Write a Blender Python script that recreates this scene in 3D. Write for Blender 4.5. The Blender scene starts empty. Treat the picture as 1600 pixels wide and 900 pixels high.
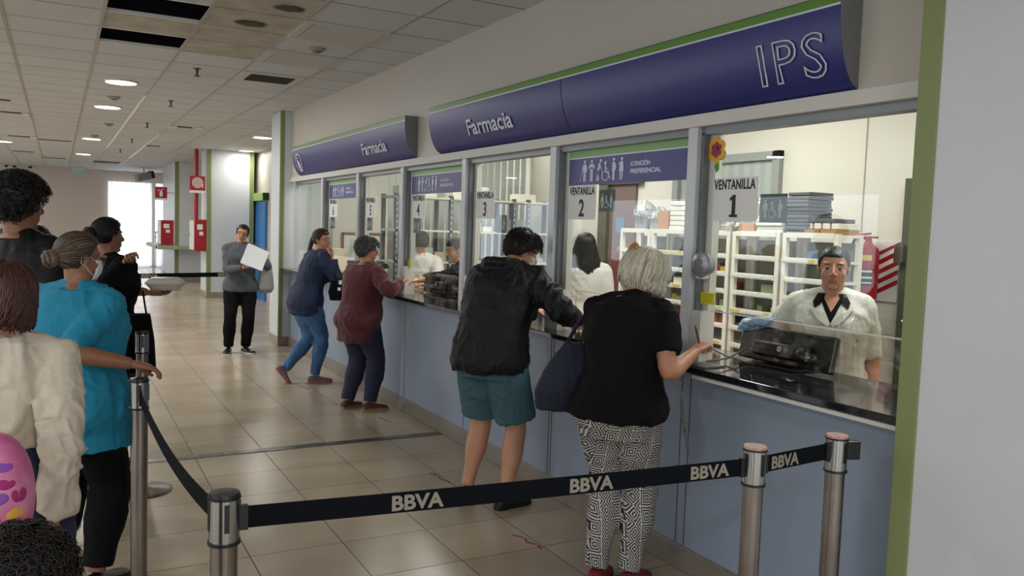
import bpy, bmesh, math, random
from math import sin, cos, pi, radians, atan2, sqrt, exp
from mathutils import Vector, Matrix, noise
V = Vector
random.seed(11)
SC = bpy.context.scene
COL = SC.collection

# ------------------------------------------------------------------ camera
FPX = 1298.11
cam_d = bpy.data.cameras.new('camera'); cam = bpy.data.objects.new('camera', cam_d); COL.objects.link(cam)
cam_d.sensor_fit = 'HORIZONTAL'; cam_d.sensor_width = 36.0; cam_d.lens = 36.0*FPX/1600.0
cam_d.clip_start = .05; cam_d.clip_end = 200
YAW, PITCH, ROLL = .501054544, -.0707343494, .0336013149
_f = V((sin(YAW)*cos(PITCH), cos(YAW)*cos(PITCH), sin(PITCH))); _r = V((cos(YAW), -sin(YAW), 0)); _u = _r.cross(_f)
_r2 = _r*cos(ROLL)+_u*sin(ROLL); _u2 = -_r*sin(ROLL)+_u*cos(ROLL)
M = Matrix((_r2, _u2, -_f)).transposed().to_4x4(); M.translation = (0, 0, 1.62); cam.matrix_world = M
SC.camera = cam

# ------------------------------------------------------------------ world and exposure
w = bpy.data.worlds.new('world'); SC.world = w; w.use_nodes = True
bg = w.node_tree.nodes['Background']; bg.inputs[0].default_value = (.80, .88, 1, 1); bg.inputs[1].default_value = 3.2
SC.view_settings.view_transform = 'Standard'; SC.view_settings.look = 'None'
SC.view_settings.exposure = 0.0; SC.view_settings.gamma = 1.0; SC.view_settings.use_curve_mapping = False

def area(name, loc, size, power, col=(1, 1, 1), rot=(0, 0, 0), shape='RECTANGLE', parent=None):
    l = bpy.data.lights.new(name, 'AREA'); l.energy = power; l.color = col; l.shape = shape; l.size = size[0]
    if shape in ('RECTANGLE', 'ELLIPSE'): l.size_y = size[1]
    o = bpy.data.objects.new(name, l); COL.objects.link(o); o.location = loc; o.rotation_euler = rot
    if parent: o.parent = parent
    return o
PW_DISK = 42.0        # hall downlights
PW_PANEL = 42.0       # pharmacy panels
PW_DAY = 60.0        # daylight behind the far curtains
area('daylight', (2.2, 30.3, 1.5), (2.6, 2.6), PW_DAY, (1, .98, .94), (-pi/2, 0, 0))

# ------------------------------------------------------------------ materials
def hexc(h):
    if not isinstance(h, str): return h
    v = [int(h[i:i+2], 16)/255 for i in (0, 2, 4)]
    return tuple(c/12.92 if c <= .04045 else ((c+.055)/1.055)**2.4 for c in v)
MATS = {}
def mat(name, col, rough=.6, metal=0, bump=None, var=None, emit=0, spec=.5, alpha=None, stripes=None, sheen=0, sss=0):
    if name in MATS: return MATS[name]
    m = bpy.data.materials.new(name); m.use_nodes = True; nt = m.node_tree; N = nt.nodes; L = nt.links
    b = N['Principled BSDF']; c = hexc(col)
    b.inputs['Base Color'].default_value = (*c, 1); b.inputs['Roughness'].default_value = rough
    b.inputs['Metallic'].default_value = metal; b.inputs['Specular IOR Level'].default_value = spec
    if sheen: b.inputs['Sheen Weight'].default_value = sheen
    if sss:
        b.inputs['Subsurface Weight'].default_value = sss; b.inputs['Subsurface Scale'].default_value = .01
        b.inputs['Subsurface Radius'].default_value = (1, .4, .2)
    if emit:
        b.inputs['Emission Color'].default_value = (*c, 1); b.inputs['Emission Strength'].default_value = emit
    tc = N.new('ShaderNodeTexCoord')
    if var:                                     # (scale, second colour, amount)
        n = N.new('ShaderNodeTexNoise'); n.inputs['Scale'].default_value = var[0]; n.inputs['Detail'].default_value = 5
        mp = N.new('ShaderNodeMapping'); mp.inputs['Scale'].default_value = var[3] if len(var) > 3 else (1, 1, 1)
        L.new(tc.outputs['Object'], mp.inputs[0]); L.new(mp.outputs[0], n.inputs['Vector'])
        r = N.new('ShaderNodeMapRange'); r.inputs[1].default_value = .35; r.inputs[2].default_value = .7; r.inputs[4].default_value = var[2]
        L.new(n.outputs[0], r.inputs[0])
        mx = N.new('ShaderNodeMix'); mx.data_type = 'RGBA'; mx.inputs[6].default_value = (*c, 1); mx.inputs[7].default_value = (*hexc(var[1]), 1)
        L.new(r.outputs[0], mx.inputs[0]); L.new(mx.outputs[2], b.inputs['Base Color'])
    if stripes:                                 # (scale, second colour, direction, rotation z)
        wv = N.new('ShaderNodeTexWave'); wv.inputs['Scale'].default_value = stripes[0]; wv.bands_direction = stripes[2]
        wv.inputs['Distortion'].default_value = stripes[3] if len(stripes) > 3 else 0
        L.new(tc.outputs['Object'], wv.inputs['Vector'])
        mx = N.new('ShaderNodeMix'); mx.data_type = 'RGBA'; mx.inputs[6].default_value = (*c, 1); mx.inputs[7].default_value = (*hexc(stripes[1]), 1)
        L.new(wv.outputs['Fac'], mx.inputs[0]); L.new(mx.outputs[2], b.inputs['Base Color'])
    if bump:
        n = N.new('ShaderNodeTexNoise'); n.inputs['Scale'].default_value = bump[0]; n.inputs['Detail'].default_value = 4
        mp = N.new('ShaderNodeMapping'); mp.inputs['Scale'].default_value = bump[2] if len(bump) > 2 else (1, 1, 1)
        L.new(tc.outputs['Object'], mp.inputs[0]); L.new(mp.outputs[0], n.inputs['Vector'])
        bp = N.new('ShaderNodeBump'); bp.inputs['Strength'].default_value = bump[1]; bp.inputs['Distance'].default_value = .01
        L.new(n.outputs[0], bp.inputs['Height']); L.new(bp.outputs[0], b.inputs['Normal'])
    MATS[name] = m
    return m
def glassmat(name, tint=(1, 1, 1), gloss=.08, rough=0.0, bump=None, fac=None):
    if name in MATS: return MATS[name]
    m = bpy.data.materials.new(name); m.use_nodes = True; nt = m.node_tree; N = nt.nodes; L = nt.links
    N.remove(N['Principled BSDF']); out = N['Material Output']
    t = N.new('ShaderNodeBsdfTransparent'); t.inputs[0].default_value = (*tint, 1)
    g = N.new('ShaderNodeBsdfGlossy'); g.inputs['Roughness'].default_value = rough
    mx = N.new('ShaderNodeMixShader')
    if fac is None:
        fr = N.new('ShaderNodeLayerWeight'); fr.inputs[0].default_value = .5       # Schlick: same on both faces of the sheet
        pw = N.new('ShaderNodeMath'); pw.operation = 'POWER'; pw.inputs[1].default_value = 5; L.new(fr.outputs['Facing'], pw.inputs[0])
        mm = N.new('ShaderNodeMath'); mm.operation = 'MULTIPLY_ADD'; mm.inputs[1].default_value = .85; mm.inputs[2].default_value = gloss*.3
        L.new(pw.outputs[0], mm.inputs[0]); L.new(mm.outputs[0], mx.inputs[0])
    else: mx.inputs[0].default_value = fac
    L.new(t.outputs[0], mx.inputs[1]); L.new(g.outputs[0], mx.inputs[2]); L.new(mx.outputs[0], out.inputs[0])
    if bump:
        tc = N.new('ShaderNodeTexCoord'); n = N.new('ShaderNodeTexNoise'); n.inputs['Scale'].default_value = bump[0]; n.inputs['Detail'].default_value = 6
        mp = N.new('ShaderNodeMapping'); mp.inputs['Scale'].default_value = bump[2] if len(bump) > 2 else (1, 1, 1)
        L.new(tc.outputs['Object'], mp.inputs[0]); L.new(mp.outputs[0], n.inputs['Vector'])
        bp = N.new('ShaderNodeBump'); bp.inputs['Strength'].default_value = bump[1]; bp.inputs['Distance'].default_value = .02
        L.new(n.outputs[0], bp.inputs['Height']); L.new(bp.outputs[0], g.inputs['Normal']); 
        pass
    MATS[name] = m; return m
def gridmat(name, c1, c2, mortar, bw, bh, ox, oy, ms, rough, bump=.15, var=None, spec=.5):
    m = bpy.data.materials.new(name); m.use_nodes = True; nt = m.node_tree; N = nt.nodes; L = nt.links
    b = N['Principled BSDF']; tc = N.new('ShaderNodeTexCoord'); mp = N.new('ShaderNodeMapping'); mp.inputs['Location'].default_value = (-ox, -oy, 0)
    br = N.new('ShaderNodeTexBrick'); br.offset = 0; br.inputs['Scale'].default_value = 1
    br.inputs['Brick Width'].default_value = bw; br.inputs['Row Height'].default_value = bh; br.inputs['Mortar Size'].default_value = ms
    br.inputs['Mortar Smooth'].default_value = .1
    br.inputs['Color1'].default_value = (*hexc(c1), 1); br.inputs['Color2'].default_value = (*hexc(c2), 1); br.inputs['Mortar'].default_value = (*hexc(mortar), 1)
    L.new(tc.outputs['Object'], mp.inputs[0]); L.new(mp.outputs[0], br.inputs[0])
    colour = br.outputs['Color']
    if var:
        n = N.new('ShaderNodeTexNoise'); n.inputs['Scale'].default_value = var[0]; n.inputs['Detail'].default_value = 6; L.new(tc.outputs['Object'], n.inputs['Vector'])
        r = N.new('ShaderNodeMapRange'); r.inputs[1].default_value = .3; r.inputs[2].default_value = .75; r.inputs[3].default_value = 1-var[1]; r.inputs[4].default_value = 1+var[1]*.6
        L.new(n.outputs[0], r.inputs[0])
        mx = N.new('ShaderNodeVectorMath'); mx.operation = 'SCALE'; L.new(colour, mx.inputs[0]); L.new(r.outputs[0], mx.inputs['Scale']); colour = mx.outputs[0]
    L.new(colour, b.inputs['Base Color']); b.inputs['Specular IOR Level'].default_value = spec
    rr = N.new('ShaderNodeMapRange'); rr.inputs[3].default_value = rough; rr.inputs[4].default_value = .9; L.new(br.outputs['Fac'], rr.inputs[0]); L.new(rr.outputs[0], b.inputs['Roughness'])
    bp = N.new('ShaderNodeBump'); bp.inputs['Strength'].default_value = bump; bp.inputs['Distance'].default_value = .004; bp.invert = True
    L.new(br.outputs['Fac'], bp.inputs['Height']); L.new(bp.outputs[0], b.inputs['Normal'])
    MATS[name] = m; return m

white = mat('white_paint', 'c9c6bd', .55, bump=(60, .02))
wallm = mat('wall_paint', 'b9b3a6', .5, bump=(80, .03), var=(1.3, 'b0a99b', .5))
colm = mat('column_paint', 'c6cacc', .4, bump=(70, .03), var=(2, 'bcc0c2', .5))
green = mat('green_trim', '7b8554', .5)
panelm = mat('counter_panel_paint', '8894a4', .4, var=(1.2, '7e8a9b', .6), bump=(60, .02))
alu = mat('white_aluminium', 'b9bcbe', .35, metal=.15)
aludk = mat('grey_aluminium', '74787b', .35, metal=.5)
gran = mat('black_granite', '101216', .07, var=(120, '2c3038', .5), spec=.6)
basem = mat('grey_baseboard_stone', '7b7368', .3, var=(20, '6a6259', .6))
steel = mat('brushed_steel', 'a9aaa9', .22, metal=1, bump=(40, .03, (1, 1, .05)))
tube = mat('dull_steel', '98938c', .3, metal=1, var=(14, '7d7068', .7, (1, 1, .3)), bump=(60, .04, (1, 1, .1)))
blackp = mat('black_plastic', '0d0e10', .35)
beltm = mat('black_belt_webbing', '070a10', .85, bump=(300, .1), spec=.15)
paper = mat('white_paper', 'dad9d4', .6)
inkm = mat('black_ink', '17151a', .6)
bluem = mat('sign_blue', '23276a', .38)
greens = mat('sign_green', '55802c', .4)
letterm = mat('sign_white_letters', 'c8cbd6', .45)
redm = mat('red_paint', '9c1422', .4)
shelfm = mat('shelf_white', 'e4e1d6', .45)
glass = glassmat('window_glass', (.93, .96, .95), .1)
cling = glassmat('plastic_film', (.94, .935, .91), .05, .16, bump=(9, .3, (1, .8, 1.6)))
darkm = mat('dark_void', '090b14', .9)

# ------------------------------------------------------------------ mesh helpers
class MB:
    def __init__(s): s.v = []; s.f = []; s.mi = []
    def add(s, vs, fs, mi=0):
        o = len(s.v); s.v += [tuple(v) for v in vs]; s.f += [tuple(i+o for i in f) for f in fs]; s.mi += [mi]*len(fs); return s
    def box(s, lo, hi, M=None, mi=0):
        x0, y0, z0 = lo; x1, y1, z1 = hi
        vs = [V(p) for p in ((x0, y0, z0), (x1, y0, z0), (x1, y1, z0), (x0, y1, z0), (x0, y0, z1), (x1, y0, z1), (x1, y1, z1), (x0, y1, z1))]
        if M: vs = [M @ v for v in vs]
        return s.add(vs, [(0, 3, 2, 1), (4, 5, 6, 7), (0, 1, 5, 4), (1, 2, 6, 5), (2, 3, 7, 6), (3, 0, 4, 7)], mi)
    def loft(s, rings, mi=0, caps=True):
        n = len(rings[0]); vs = [p for r in rings for p in r]; fs = []
        for i in range(len(rings)-1):
            for j in range(n): fs.append((i*n+j, i*n+(j+1) % n, (i+1)*n+(j+1) % n, (i+1)*n+j))
        if caps: fs.append(tuple(range(n-1, -1, -1))); k = (len(rings)-1)*n; fs.append(tuple(range(k, k+n)))
        return s.add(vs, fs, mi)
    def tube(s, pts, r, n=10, mi=0, flat=1, up=None):
        pts = [V(p) for p in pts]; R = r if isinstance(r, (list, tuple)) else [r]*len(pts); rings = []; px = None
        for i, p in enumerate(pts):
            t = (pts[min(i+1, len(pts)-1)]-pts[max(i-1, 0)]); t = t.normalized() if t.length > 1e-9 else V((0, 0, 1))
            ref = px if px is not None else (V(up) if up is not None else (V((0, 0, 1)) if abs(t.z) < .9 else V((0, 1, 0))))
            a = ref-t*ref.dot(t)
            if a.length < 1e-6: a = V((1, 0, 0))-t*t.x
            a.normalize(); px = a; b = t.cross(a)
            rings.append([p+a*(R[i]*cos(2*pi*k/n))+b*(R[i]*flat*sin(2*pi*k/n)) for k in range(n)])
        return s.loft(rings, mi)
    def cyl(s, a, b, r, n=20, r2=None, mi=0): return s.tube([a, b], [r, r if r2 is None else r2], n, mi)
    def lathe(s, prof, c=(0, 0, 0), n=28, mi=0, axis='z'):
        rings = []
        for r, z in prof:
            rr = []
            for k in range(n):
                a = 2*pi*k/n; p = V((r*cos(a), r*sin(a), z))
                if axis == 'x': p = V((z, r*cos(a), r*sin(a)))
                if axis == 'y': p = V((r*sin(a), z, r*cos(a)))
                rr.append(p+V(c))
            rings.append(rr)
        return s.loft(rings, mi)
    def ell(s, c, r, n=14, mi=0, M=None):
        vs = []; c = V(c); m = n//2+1
        vs.append(c+V((0, 0, r[2])))
        for i in range(1, m):
            th = pi*i/m
            for j in range(n):
                ph = 2*pi*j/n; vs.append(c+V((r[0]*sin(th)*cos(ph), r[1]*sin(th)*sin(ph), r[2]*cos(th))))
        vs.append(c-V((0, 0, r[2]))); fs = []
        for j in range(n): fs.append((0, 1+j, 1+(j+1) % n)); 
        for i in range(m-2):
            for j in range(n):
                a = 1+i*n+j; b = 1+i*n+(j+1) % n; fs.append((a, a+n, b+n, b))
        k = 1+(m-2)*n
        for j in range(n): fs.append((k+j, len(vs)-1, k+(j+1) % n))
        if M: vs = [M @ v for v in vs]
        return s.add(vs, fs, mi)
    def prism(s, poly, h0, h1, f=None, mi=0):     # poly 2D list; f maps (u,v,h)->3D
        f = f or (lambda u, v, h: V((u, v, h)))
        n = len(poly); vs = [f(u, v, h0) for u, v in poly]+[f(u, v, h1) for u, v in poly]
        fs = [tuple(range(n-1, -1, -1)), tuple(range(n, 2*n))]+[(i, (i+1) % n, n+(i+1) % n, n+i) for i in range(n)]
        return s.add(vs, fs, mi)
    def mesh(s, name):
        me = bpy.data.meshes.new(name); me.from_pydata(s.v, [], s.f)
        for p, m in zip(me.polygons, s.mi): p.material_index = m
        bm = bmesh.new(); bm.from_mesh(me); bmesh.ops.recalc_face_normals(bm, faces=bm.faces); bm.to_mesh(me); bm.free()
        return me
    def build(s, name, m, parent=None, smooth=False, bevel=0, loc=None):
        me = s.mesh(name); return link(name, me, m, parent, smooth, bevel, loc)
def link(name, me, m, parent=None, smooth=False, bevel=0, loc=None):
    o = bpy.data.objects.new(name, me); COL.objects.link(o)
    for x in (m if isinstance(m, (list, tuple)) else [m]): me.materials.append(x)
    if parent is not None: o.parent = parent
    if loc: o.location = loc
    if smooth:
        me.polygons.foreach_set('use_smooth', [True]*len(me.polygons))
        if smooth != 'all':
            bm = bmesh.new(); bm.from_mesh(me)
            for e in bm.edges:
                if len(e.link_faces) == 2 and e.calc_face_angle(0) > radians(40): e.smooth = False
            bm.to_mesh(me); bm.free()
    if bevel:
        b = o.modifiers.new('bevel', 'BEVEL'); b.width = bevel; b.segments = 2; b.limit_method = 'ANGLE'
    return o
def thing(name, label, cat, loc=(0, 0, 0), rz=0, group=None):
    o = bpy.data.objects.new(name, None); COL.objects.link(o); o.location = loc; o.rotation_euler = (0, 0, rz)
    o.empty_display_size = .1; tag(o, label, cat, group); return o
def tag(o, label, cat, group=None):
    o['label'] = label; o['category'] = cat
    if group: o['group'] = group
    return o
def struct(name, mb, m, parent=None, **k):
    o = mb.build(name, m, parent, **k)
    if parent is None: o['kind'] = 'structure'
    return o
def copy_thing(root, loc, rz=0, label=None):
    r = root.copy(); COL.objects.link(r); r.location = loc; r.rotation_euler = (0, 0, rz)
    if label: r['label'] = label
    for ch in list(root.children):
        c = ch.copy(); COL.objects.link(c); c.parent = r
        for g in ch.children:
            d = g.copy(); COL.objects.link(d); d.parent = c
    return r
WALLF = lambda x0, y0, z0, tilt=None: (lambda p: V((x0-p.z, y0-p.x, z0+p.y)))     # writing on a face that looks to -X
FRONTF = lambda x0, y0, z0: (lambda p: V((x0+p.x, y0-p.z, z0+p.y)))               # writing on a face that looks to -Y
def text(name, body, h, m, f, parent=None, sx=1, bold=0, ext=.0006, outline=0, space=1, width=None):
    cu = bpy.data.curves.new(name, 'FONT'); cu.body = body; cu.size = h/.72; cu.extrude = ext; cu.offset = bold; cu.space_character = space
    cu.resolution_u = 3
    if outline: cu.fill_mode = 'NONE'; cu.extrude = 0; cu.bevel_depth = outline; cu.bevel_resolution = 1
    t = bpy.data.objects.new(name, cu); COL.objects.link(t)
    dg = bpy.context.evaluated_depsgraph_get(); me = bpy.data.meshes.new_from_object(t.evaluated_get(dg), depsgraph=dg)
    bpy.data.objects.remove(t); me.materials.clear()
    if width:
        xs = [v.co.x for v in me.vertices]; sx = width/(max(xs)-min(xs)); 
    for v in me.vertices: v.co = f(V((v.co.x*sx, v.co.y, v.co.z)))
    o = bpy.data.objects.new(name, me); COL.objects.link(o); me.materials.append(m)
    if parent is not None: o.parent = parent
    return o

# =================================================================== room shell
W = 2.646; CZ = 3.032
floorm = gridmat('floor_tiles', 'aea08a', 'a3947c', '524840', .4581, .4581, 1.2645-4.581, 5.847-4.581*3, .0028, .24, .12, (1.6, .16), .4)
o = struct('floor', MB().box((-9, -6.2, -.1), (5.6, 29.2, 0)), floorm)
trim = struct('trim_1', MB().box((-3.0, 5.86, -.01), (2.63, 5.94, .004)), mat('trench_steel', '5c5a58', .3, metal=.8, var=(9, 'a09a8d', .8)))
# ceiling: one slab of tiles with two tiles missing
TX, TY, XO, YO = .6236, .575, -.9635, 5.927
xs = [XO+TX*k for k in range(-13, 9)]; ys = [YO+TY*k for k in range(-21, 42)]
xs = [x for x in xs if -9 < x < 3.75]+[3.75]; ys = [y for y in ys]
mb = MB(); holes = {(2, 0), (2, 2)}
clean, stain = 0, 1
sc_cells = {(2, 1): 1, (3, 0): 2, (3, 1): 1, (3, 2): 1, (3, -1): 2}
for i in range(len(xs)-1):
    for j in range(len(ys)-1):
        ci = round((xs[i]-XO)/TX); rj = round((ys[j]-YO)/TY)
        if (ci, rj) in holes: continue
        q = 1 if sc_cells.get((ci, rj), 0) else 0
        g = .0
        mb.box((xs[i], ys[j], CZ), (xs[i+1], ys[j+1], CZ+.015), mi=q)
tilem = gridmat('ceiling_tiles', 'cdd0d2', 'c7cacb', '7d7b74', TX, TY, XO-TX*20, YO-TY*40, .009, .75, .5, (2.0, .06), .3)
stainm = gridmat('stained_ceiling_tiles', 'c4bfb2', 'bab3a2', '7d7b74', TX, TY, XO-TX*20, YO-TY*40, .009, .8, .5, (5.0, .25), .3)
o = struct('ceiling', mb, [tilem, stainm])
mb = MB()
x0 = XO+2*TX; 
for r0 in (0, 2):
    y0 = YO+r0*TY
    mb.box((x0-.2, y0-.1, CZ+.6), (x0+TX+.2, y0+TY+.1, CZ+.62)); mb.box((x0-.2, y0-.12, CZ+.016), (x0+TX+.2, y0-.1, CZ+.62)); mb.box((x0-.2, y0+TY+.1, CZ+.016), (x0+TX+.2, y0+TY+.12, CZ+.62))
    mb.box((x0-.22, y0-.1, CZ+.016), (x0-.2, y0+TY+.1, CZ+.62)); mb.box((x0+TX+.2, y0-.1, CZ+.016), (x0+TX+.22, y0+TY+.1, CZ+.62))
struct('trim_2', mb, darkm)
mb = MB()                                            # T bars of the suspended ceiling
for k in range(-12, 8): 
    x = XO+TX*k
    if x < 3.7: mb.box((x-.012, -6, CZ-.004), (x+.012, 29, CZ+.001))
struct('trim_3', mb, mat('tee_bar', 'a5a39b', .5))
mb = MB()
for y in (YO, YO+TY, YO+2*TY, YO+3*TY): mb.box((XO+2*TX, y-.008, CZ-.004), (XO+3*TX, y+.008, CZ+.02))
mb.box((.885, 10.7, CZ-.008), (.915, 19.4, CZ+.001)); mb.box((1.505, 15.5, CZ-.008), (1.535, 22.2, CZ+.001))  # two T bar runs, reflected light painted in as a paler colour
struct('trim_4', mb, mat('tee_bar_pale_sheen', 'd8d6cf', .4))
# dark mould blotches are patches lying on the tiles
def blot(x, y, r, seed):
    rnd = random.Random(seed); p = [(x+(r*1.5*(.6+.5*rnd.random()))*cos(2*pi*k/18), y+(r*(.6+.5*rnd.random()))*sin(2*pi*k/18)) for k in range(18)]
    return p
mm = bpy.data.materials.new('mould'); mm.use_nodes = True
N = mm.node_tree.nodes; L = mm.node_tree.links; b = N['Principled BSDF']; b.inputs['Base Color'].default_value = (.09, .07, .05, 1); b.inputs['Roughness'].default_value = .9
tcn = N.new('ShaderNodeTexCoord'); nn = N.new('ShaderNodeTexNoise'); nn.inputs['Scale'].default_value = 22; nn.inputs['Detail'].default_value = 8; L.new(tcn.outputs['Object'], nn.inputs['Vector'])
gr = N.new('ShaderNodeTexGradient'); gr.gradient_type = 'SPHERICAL'; mpn = N.new('ShaderNodeMapping'); L.new(tcn.outputs['Object'], mpn.inputs[0]); L.new(mpn.outputs[0], gr.inputs[0])
ml = N.new('ShaderNodeMath'); ml.operation = 'MULTIPLY'; L.new(nn.outputs[0], ml.inputs[0]); L.new(gr.outputs[0], ml.inputs[1])
rg = N.new('ShaderNodeMapRange'); rg.inputs[1].default_value = .08; rg.inputs[2].default_value = .35; L.new(ml.outputs[0], rg.inputs[0]); L.new(rg.outputs[0], b.inputs['Alpha'])
for k, (x, y, r) in enumerate([(1.22, 6.27, .12), (1.36, 5.68, .11)]):
    m2 = mm.copy() if k else mm
    m2.node_tree.nodes['Mapping'].inputs['Scale'].default_value = (1/(r*1.25), 1/(r*1.15), 1)
    o = MB().prism([(1.3*r*cos(2*pi*i/16), 1.2*r*sin(2*pi*i/16)) for i in range(16)], -.0015, -.0005).build('mould_stain', m2, loc=(x, y, CZ-.001))
    tag(o, ['dark mould blotch on a stained ceiling tile beside the black hole', 'dark mould smear on the ceiling tile at the top edge'][k], 'stain')

# wall above the windows, pharmacy walls
struct('wall_right', MB().box((W, 1.5, 2.184), (W+.16, 10.87, 3.2)), wallm)
struct('wall_pharmacy_back', MB().box((5.25, 1.4, 0), (5.35, 11.4, 3.0)), mat('pharmacy_wall', 'd6d2c8', .5))
struct('wall_pharmacy_end', MB().box((W+.1, 11.25, 0), (5.3, 11.38, 3.0)), MATS['pharmacy_wall'])
struct('wall_pharmacy_near', MB().box((3.3, 1.3, 0), (5.3, 1.42, 3.0)), MATS['pharmacy_wall'])
struct('ceiling_pharmacy', MB().box((W+.15, 1.4, 2.95), (5.3, 11.4, 3.0)), white)
struct('wall_below_counter', MB().box((W, 1.8, .12), (W+.1, 10.9, .985)), panelm)
mb = MB()
for k in range(8): mb.box((W-.002, 1.86+1.22*k, .125), (W+.001, 1.864+1.22*k, .98))
for y in (3.02, 4.27):
    mb.box((W-.002, y, .125), (W+.001, y+.004, .98))
struct('trim_5', mb, mat('panel_seam', '3c4450', .7))
struct('baseboard_right', MB().box((W-.012, 1.8, 0), (W+.1, 10.9, .12)), basem, bevel=.004)
# columns
def column(name, lo, hi, strips, base=.12):
    c = struct(name, MB().box(lo, hi), colm)
    for k, (a, b) in enumerate(strips): s = MB().box(a, b).build('corner_strip', green, c, bevel=.004)
    b = MB().box((lo[0]-.012, lo[1]-.012, 0), (hi[0]+.012, hi[1]+.012, base)).build('plinth', mat('plinth_stone', '8d8173', .35, var=(12, '7c7064', .6)), c, bevel=.004)
    return c
column('wall_column_near', (2.5, -1.2, 0), (3.3, 1.805, 3.03), [((2.494, 1.735, .12), (2.52, 1.812, 3.03))])
column('wall_column_mid', (2.51, 10.87, 0), (3.1, 11.4, 3.03), [((2.503, 10.862, .12), (2.555, 10.90, 3.03))])
column('wall_column_far', (2.67, 17.9, 0), (3.58, 18.75, 3.03), [((2.66, 17.89, .12), (2.74, 17.96, 3.03)), ((3.5, 17.89, .12), (3.59, 17.96, 3.03))])
column('wall_column_last', (2.6, 22.6, 0), (3.68, 25.4, 3.03), [((2.59, 22.59, .12), (2.68, 22.66, 3.03))])
struct('wall_hall_right', MB().box((3.68, 11.4, 0), (3.8, 29.1, 3.03)), wallm)
struct('wall_hall_return', MB().box((2.9, 11.38, 0), (3.75, 11.5, 3.03)), wallm)
mb = MB(); mb.box((-9, 29, 0), (1.34, 29.15, 3.1)); mb.box((3.03, 29, 0), (3.75, 29.15, 3.1)); mb.box((1.34, 29, 2.75), (3.03, 29.15, 3.1))
struct('wall_far', mb, mat('far_wall_paint', 'c9bcae', .6))
struct('window_1', MB().box((1.34, 29.02, 2.69), (3.03, 29.1, 2.75)).box((1.34, 29.02, 0), (1.39, 29.1, 2.7)).box((2.64, 29.0, 0), (2.74, 29.1, 2.7)).box((2.98, 29.02, 0), (3.03, 29.1, 2.7)).box((1.34, 29.02, 0), (3.03, 29.1, .06)), white)
mb = MB()                                            # left and rear walls with open windows (daylight side)
for y in range(-6, 29, 5): mb.box((-8.1, y, 0), (-8, y+1.4, 3.1))
mb.box((-8.1, -6, 0), (-8, 29.1, .5)); mb.box((-8.1, -6, 2.5), (-8, 29.1, 3.1)); struct('wall_left', mb, wallm)
mb = MB(); mb.box((-8, -6.1, 2.6), (3.8, -6, 3.1)); mb.box((-8, -6.1, 0), (-5, -6, 3.1)); mb.box((-1, -6.1, 0), (.5, -6, 3.1)); mb.box((3, -6.1, 0), (5.4, -6, 3.1)); struct('wall_rear', mb, wallm)
struct('wall_near_right', MB().box((3.2, -6, 0), (3.35, -1.1, 3.1)), wallm)

# window frames over the counter
posts = [3.055, 4.324, 5.592, 6.862, 8.10, 9.372]
fr = MB().box((W-.016, 1.8, 2.127), (W+.1, 10.87, 2.186)).build('window_2', white, bevel=.003); fr['kind'] = 'structure'
MB().box((W+.02, 1.8, 2.092), (W+.09, 10.72, 2.13)).build('window_head', aludk, fr)
for y in posts+[10.65]:
    p = MB().box((W-.006, y, 1.02), (W+.06, y+.066, 2.128)).build('window_post', alu, fr, bevel=.002)
    if y < 10:
        MB().box((W+.02, y-.02, 1.265), (W+.055, y-.002, 2.1)).build('slide_channel', aludk, p)
        MB().box((W+.06, y-.06, 1.02), (W+.10, y+.03, 2.1)).build('inner_jamb', white, p)
        MB().box((W+.0, y-.075, 1.02), (W+.06, y+.001, 1.265)).build('lower_jamb', white, p)
edges = [1.8]+posts+[10.65]
for k in range(7):
    y0 = edges[k]+(.066 if k else 0); y1 = edges[k+1]
    MB().box((W+.062, y0, 1.265), (W+.068, y1, 2.1)).build('pane', glass, fr)
# lower sliding leaf, film wrapped
# sliding-pane interior clear screens hang behind the counter opening

# header signs, one curved box each
def prof(z, z0=2.186, z1=2.53, d=.118):              # depth of the sign at height z
    t = (z-z0)/(z1-z0); return d*(1-(1-min(1, t*1.12))**2.1)**.62 if t > 0 else .0
def header_sign(y0, y1, label):
    t = thing('header_sign', label, 'sign', (W, (y0+y1)/2, 2.186)); yc = (y0+y1)/2
    def strip(za, zb, off, m, name, n=14):
        mb = MB(); rings = []
        for k in range(n+1):
            z = za+(zb-za)*k/n; x = -prof(z)-off
            rings.append([V((x, y0-yc, z-2.186)), V((x, y1-yc, z-2.186))])
        vs = [p for r in rings for p in r]; fs = [(2*k, 2*k+1, 2*k+3, 2*k+2) for k in range(n)]
        # give it real thickness
        m0 = len(vs); vs += [p+V((.004, 0, 0)) for p in vs]; fs += [(m0+2*k, m0+2*k+2, m0+2*k+3, m0+2*k+1) for k in range(n)]
        mb.add(vs, fs); return mb.build(name, m, t, smooth='all')
    strip(2.186, 2.487, 0, bluem, 'blue_face'); strip(2.493, 2.53, 0, greens, 'green_band', 3); strip(2.486, 2.494, .001, letterm, 'white_line', 2)
    mb = MB(); n = 14
    for yy in (y0-yc, y1-yc):
        poly = [(-prof(2.186+.342*k/n)+.002, .342*k/n) for k in range(n+1)]+[(0, .342), (0, 0)]
        mb.prism(poly, yy-.002, yy+.002, lambda u, v, h: V((u, h, v)))
    mb.box((-.118, y0-yc, .342), (0, y1-yc, .346)); mb.build('end_cap', mat('sign_end_grey', '6f7073', .4), t)
    return t, yc
def on_sign(yc, y, z, off=.007):                     # text mapping on the curved face, in the sign's own frame
    def f(p):
        zz = z+p.y; return V((-prof(zz)-off-p.z, y-p.x-yc, zz-2.186))
    return f
s1, yc = header_sign(2.175, 6.06, 'long dark blue curved sign lettered Farmacia and IPS above the nearest windows')
text('lettering', 'Farmacia', .105, letterm, on_sign(yc, 5.40, 2.275), s1, bold=.0025, width=.66)
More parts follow.
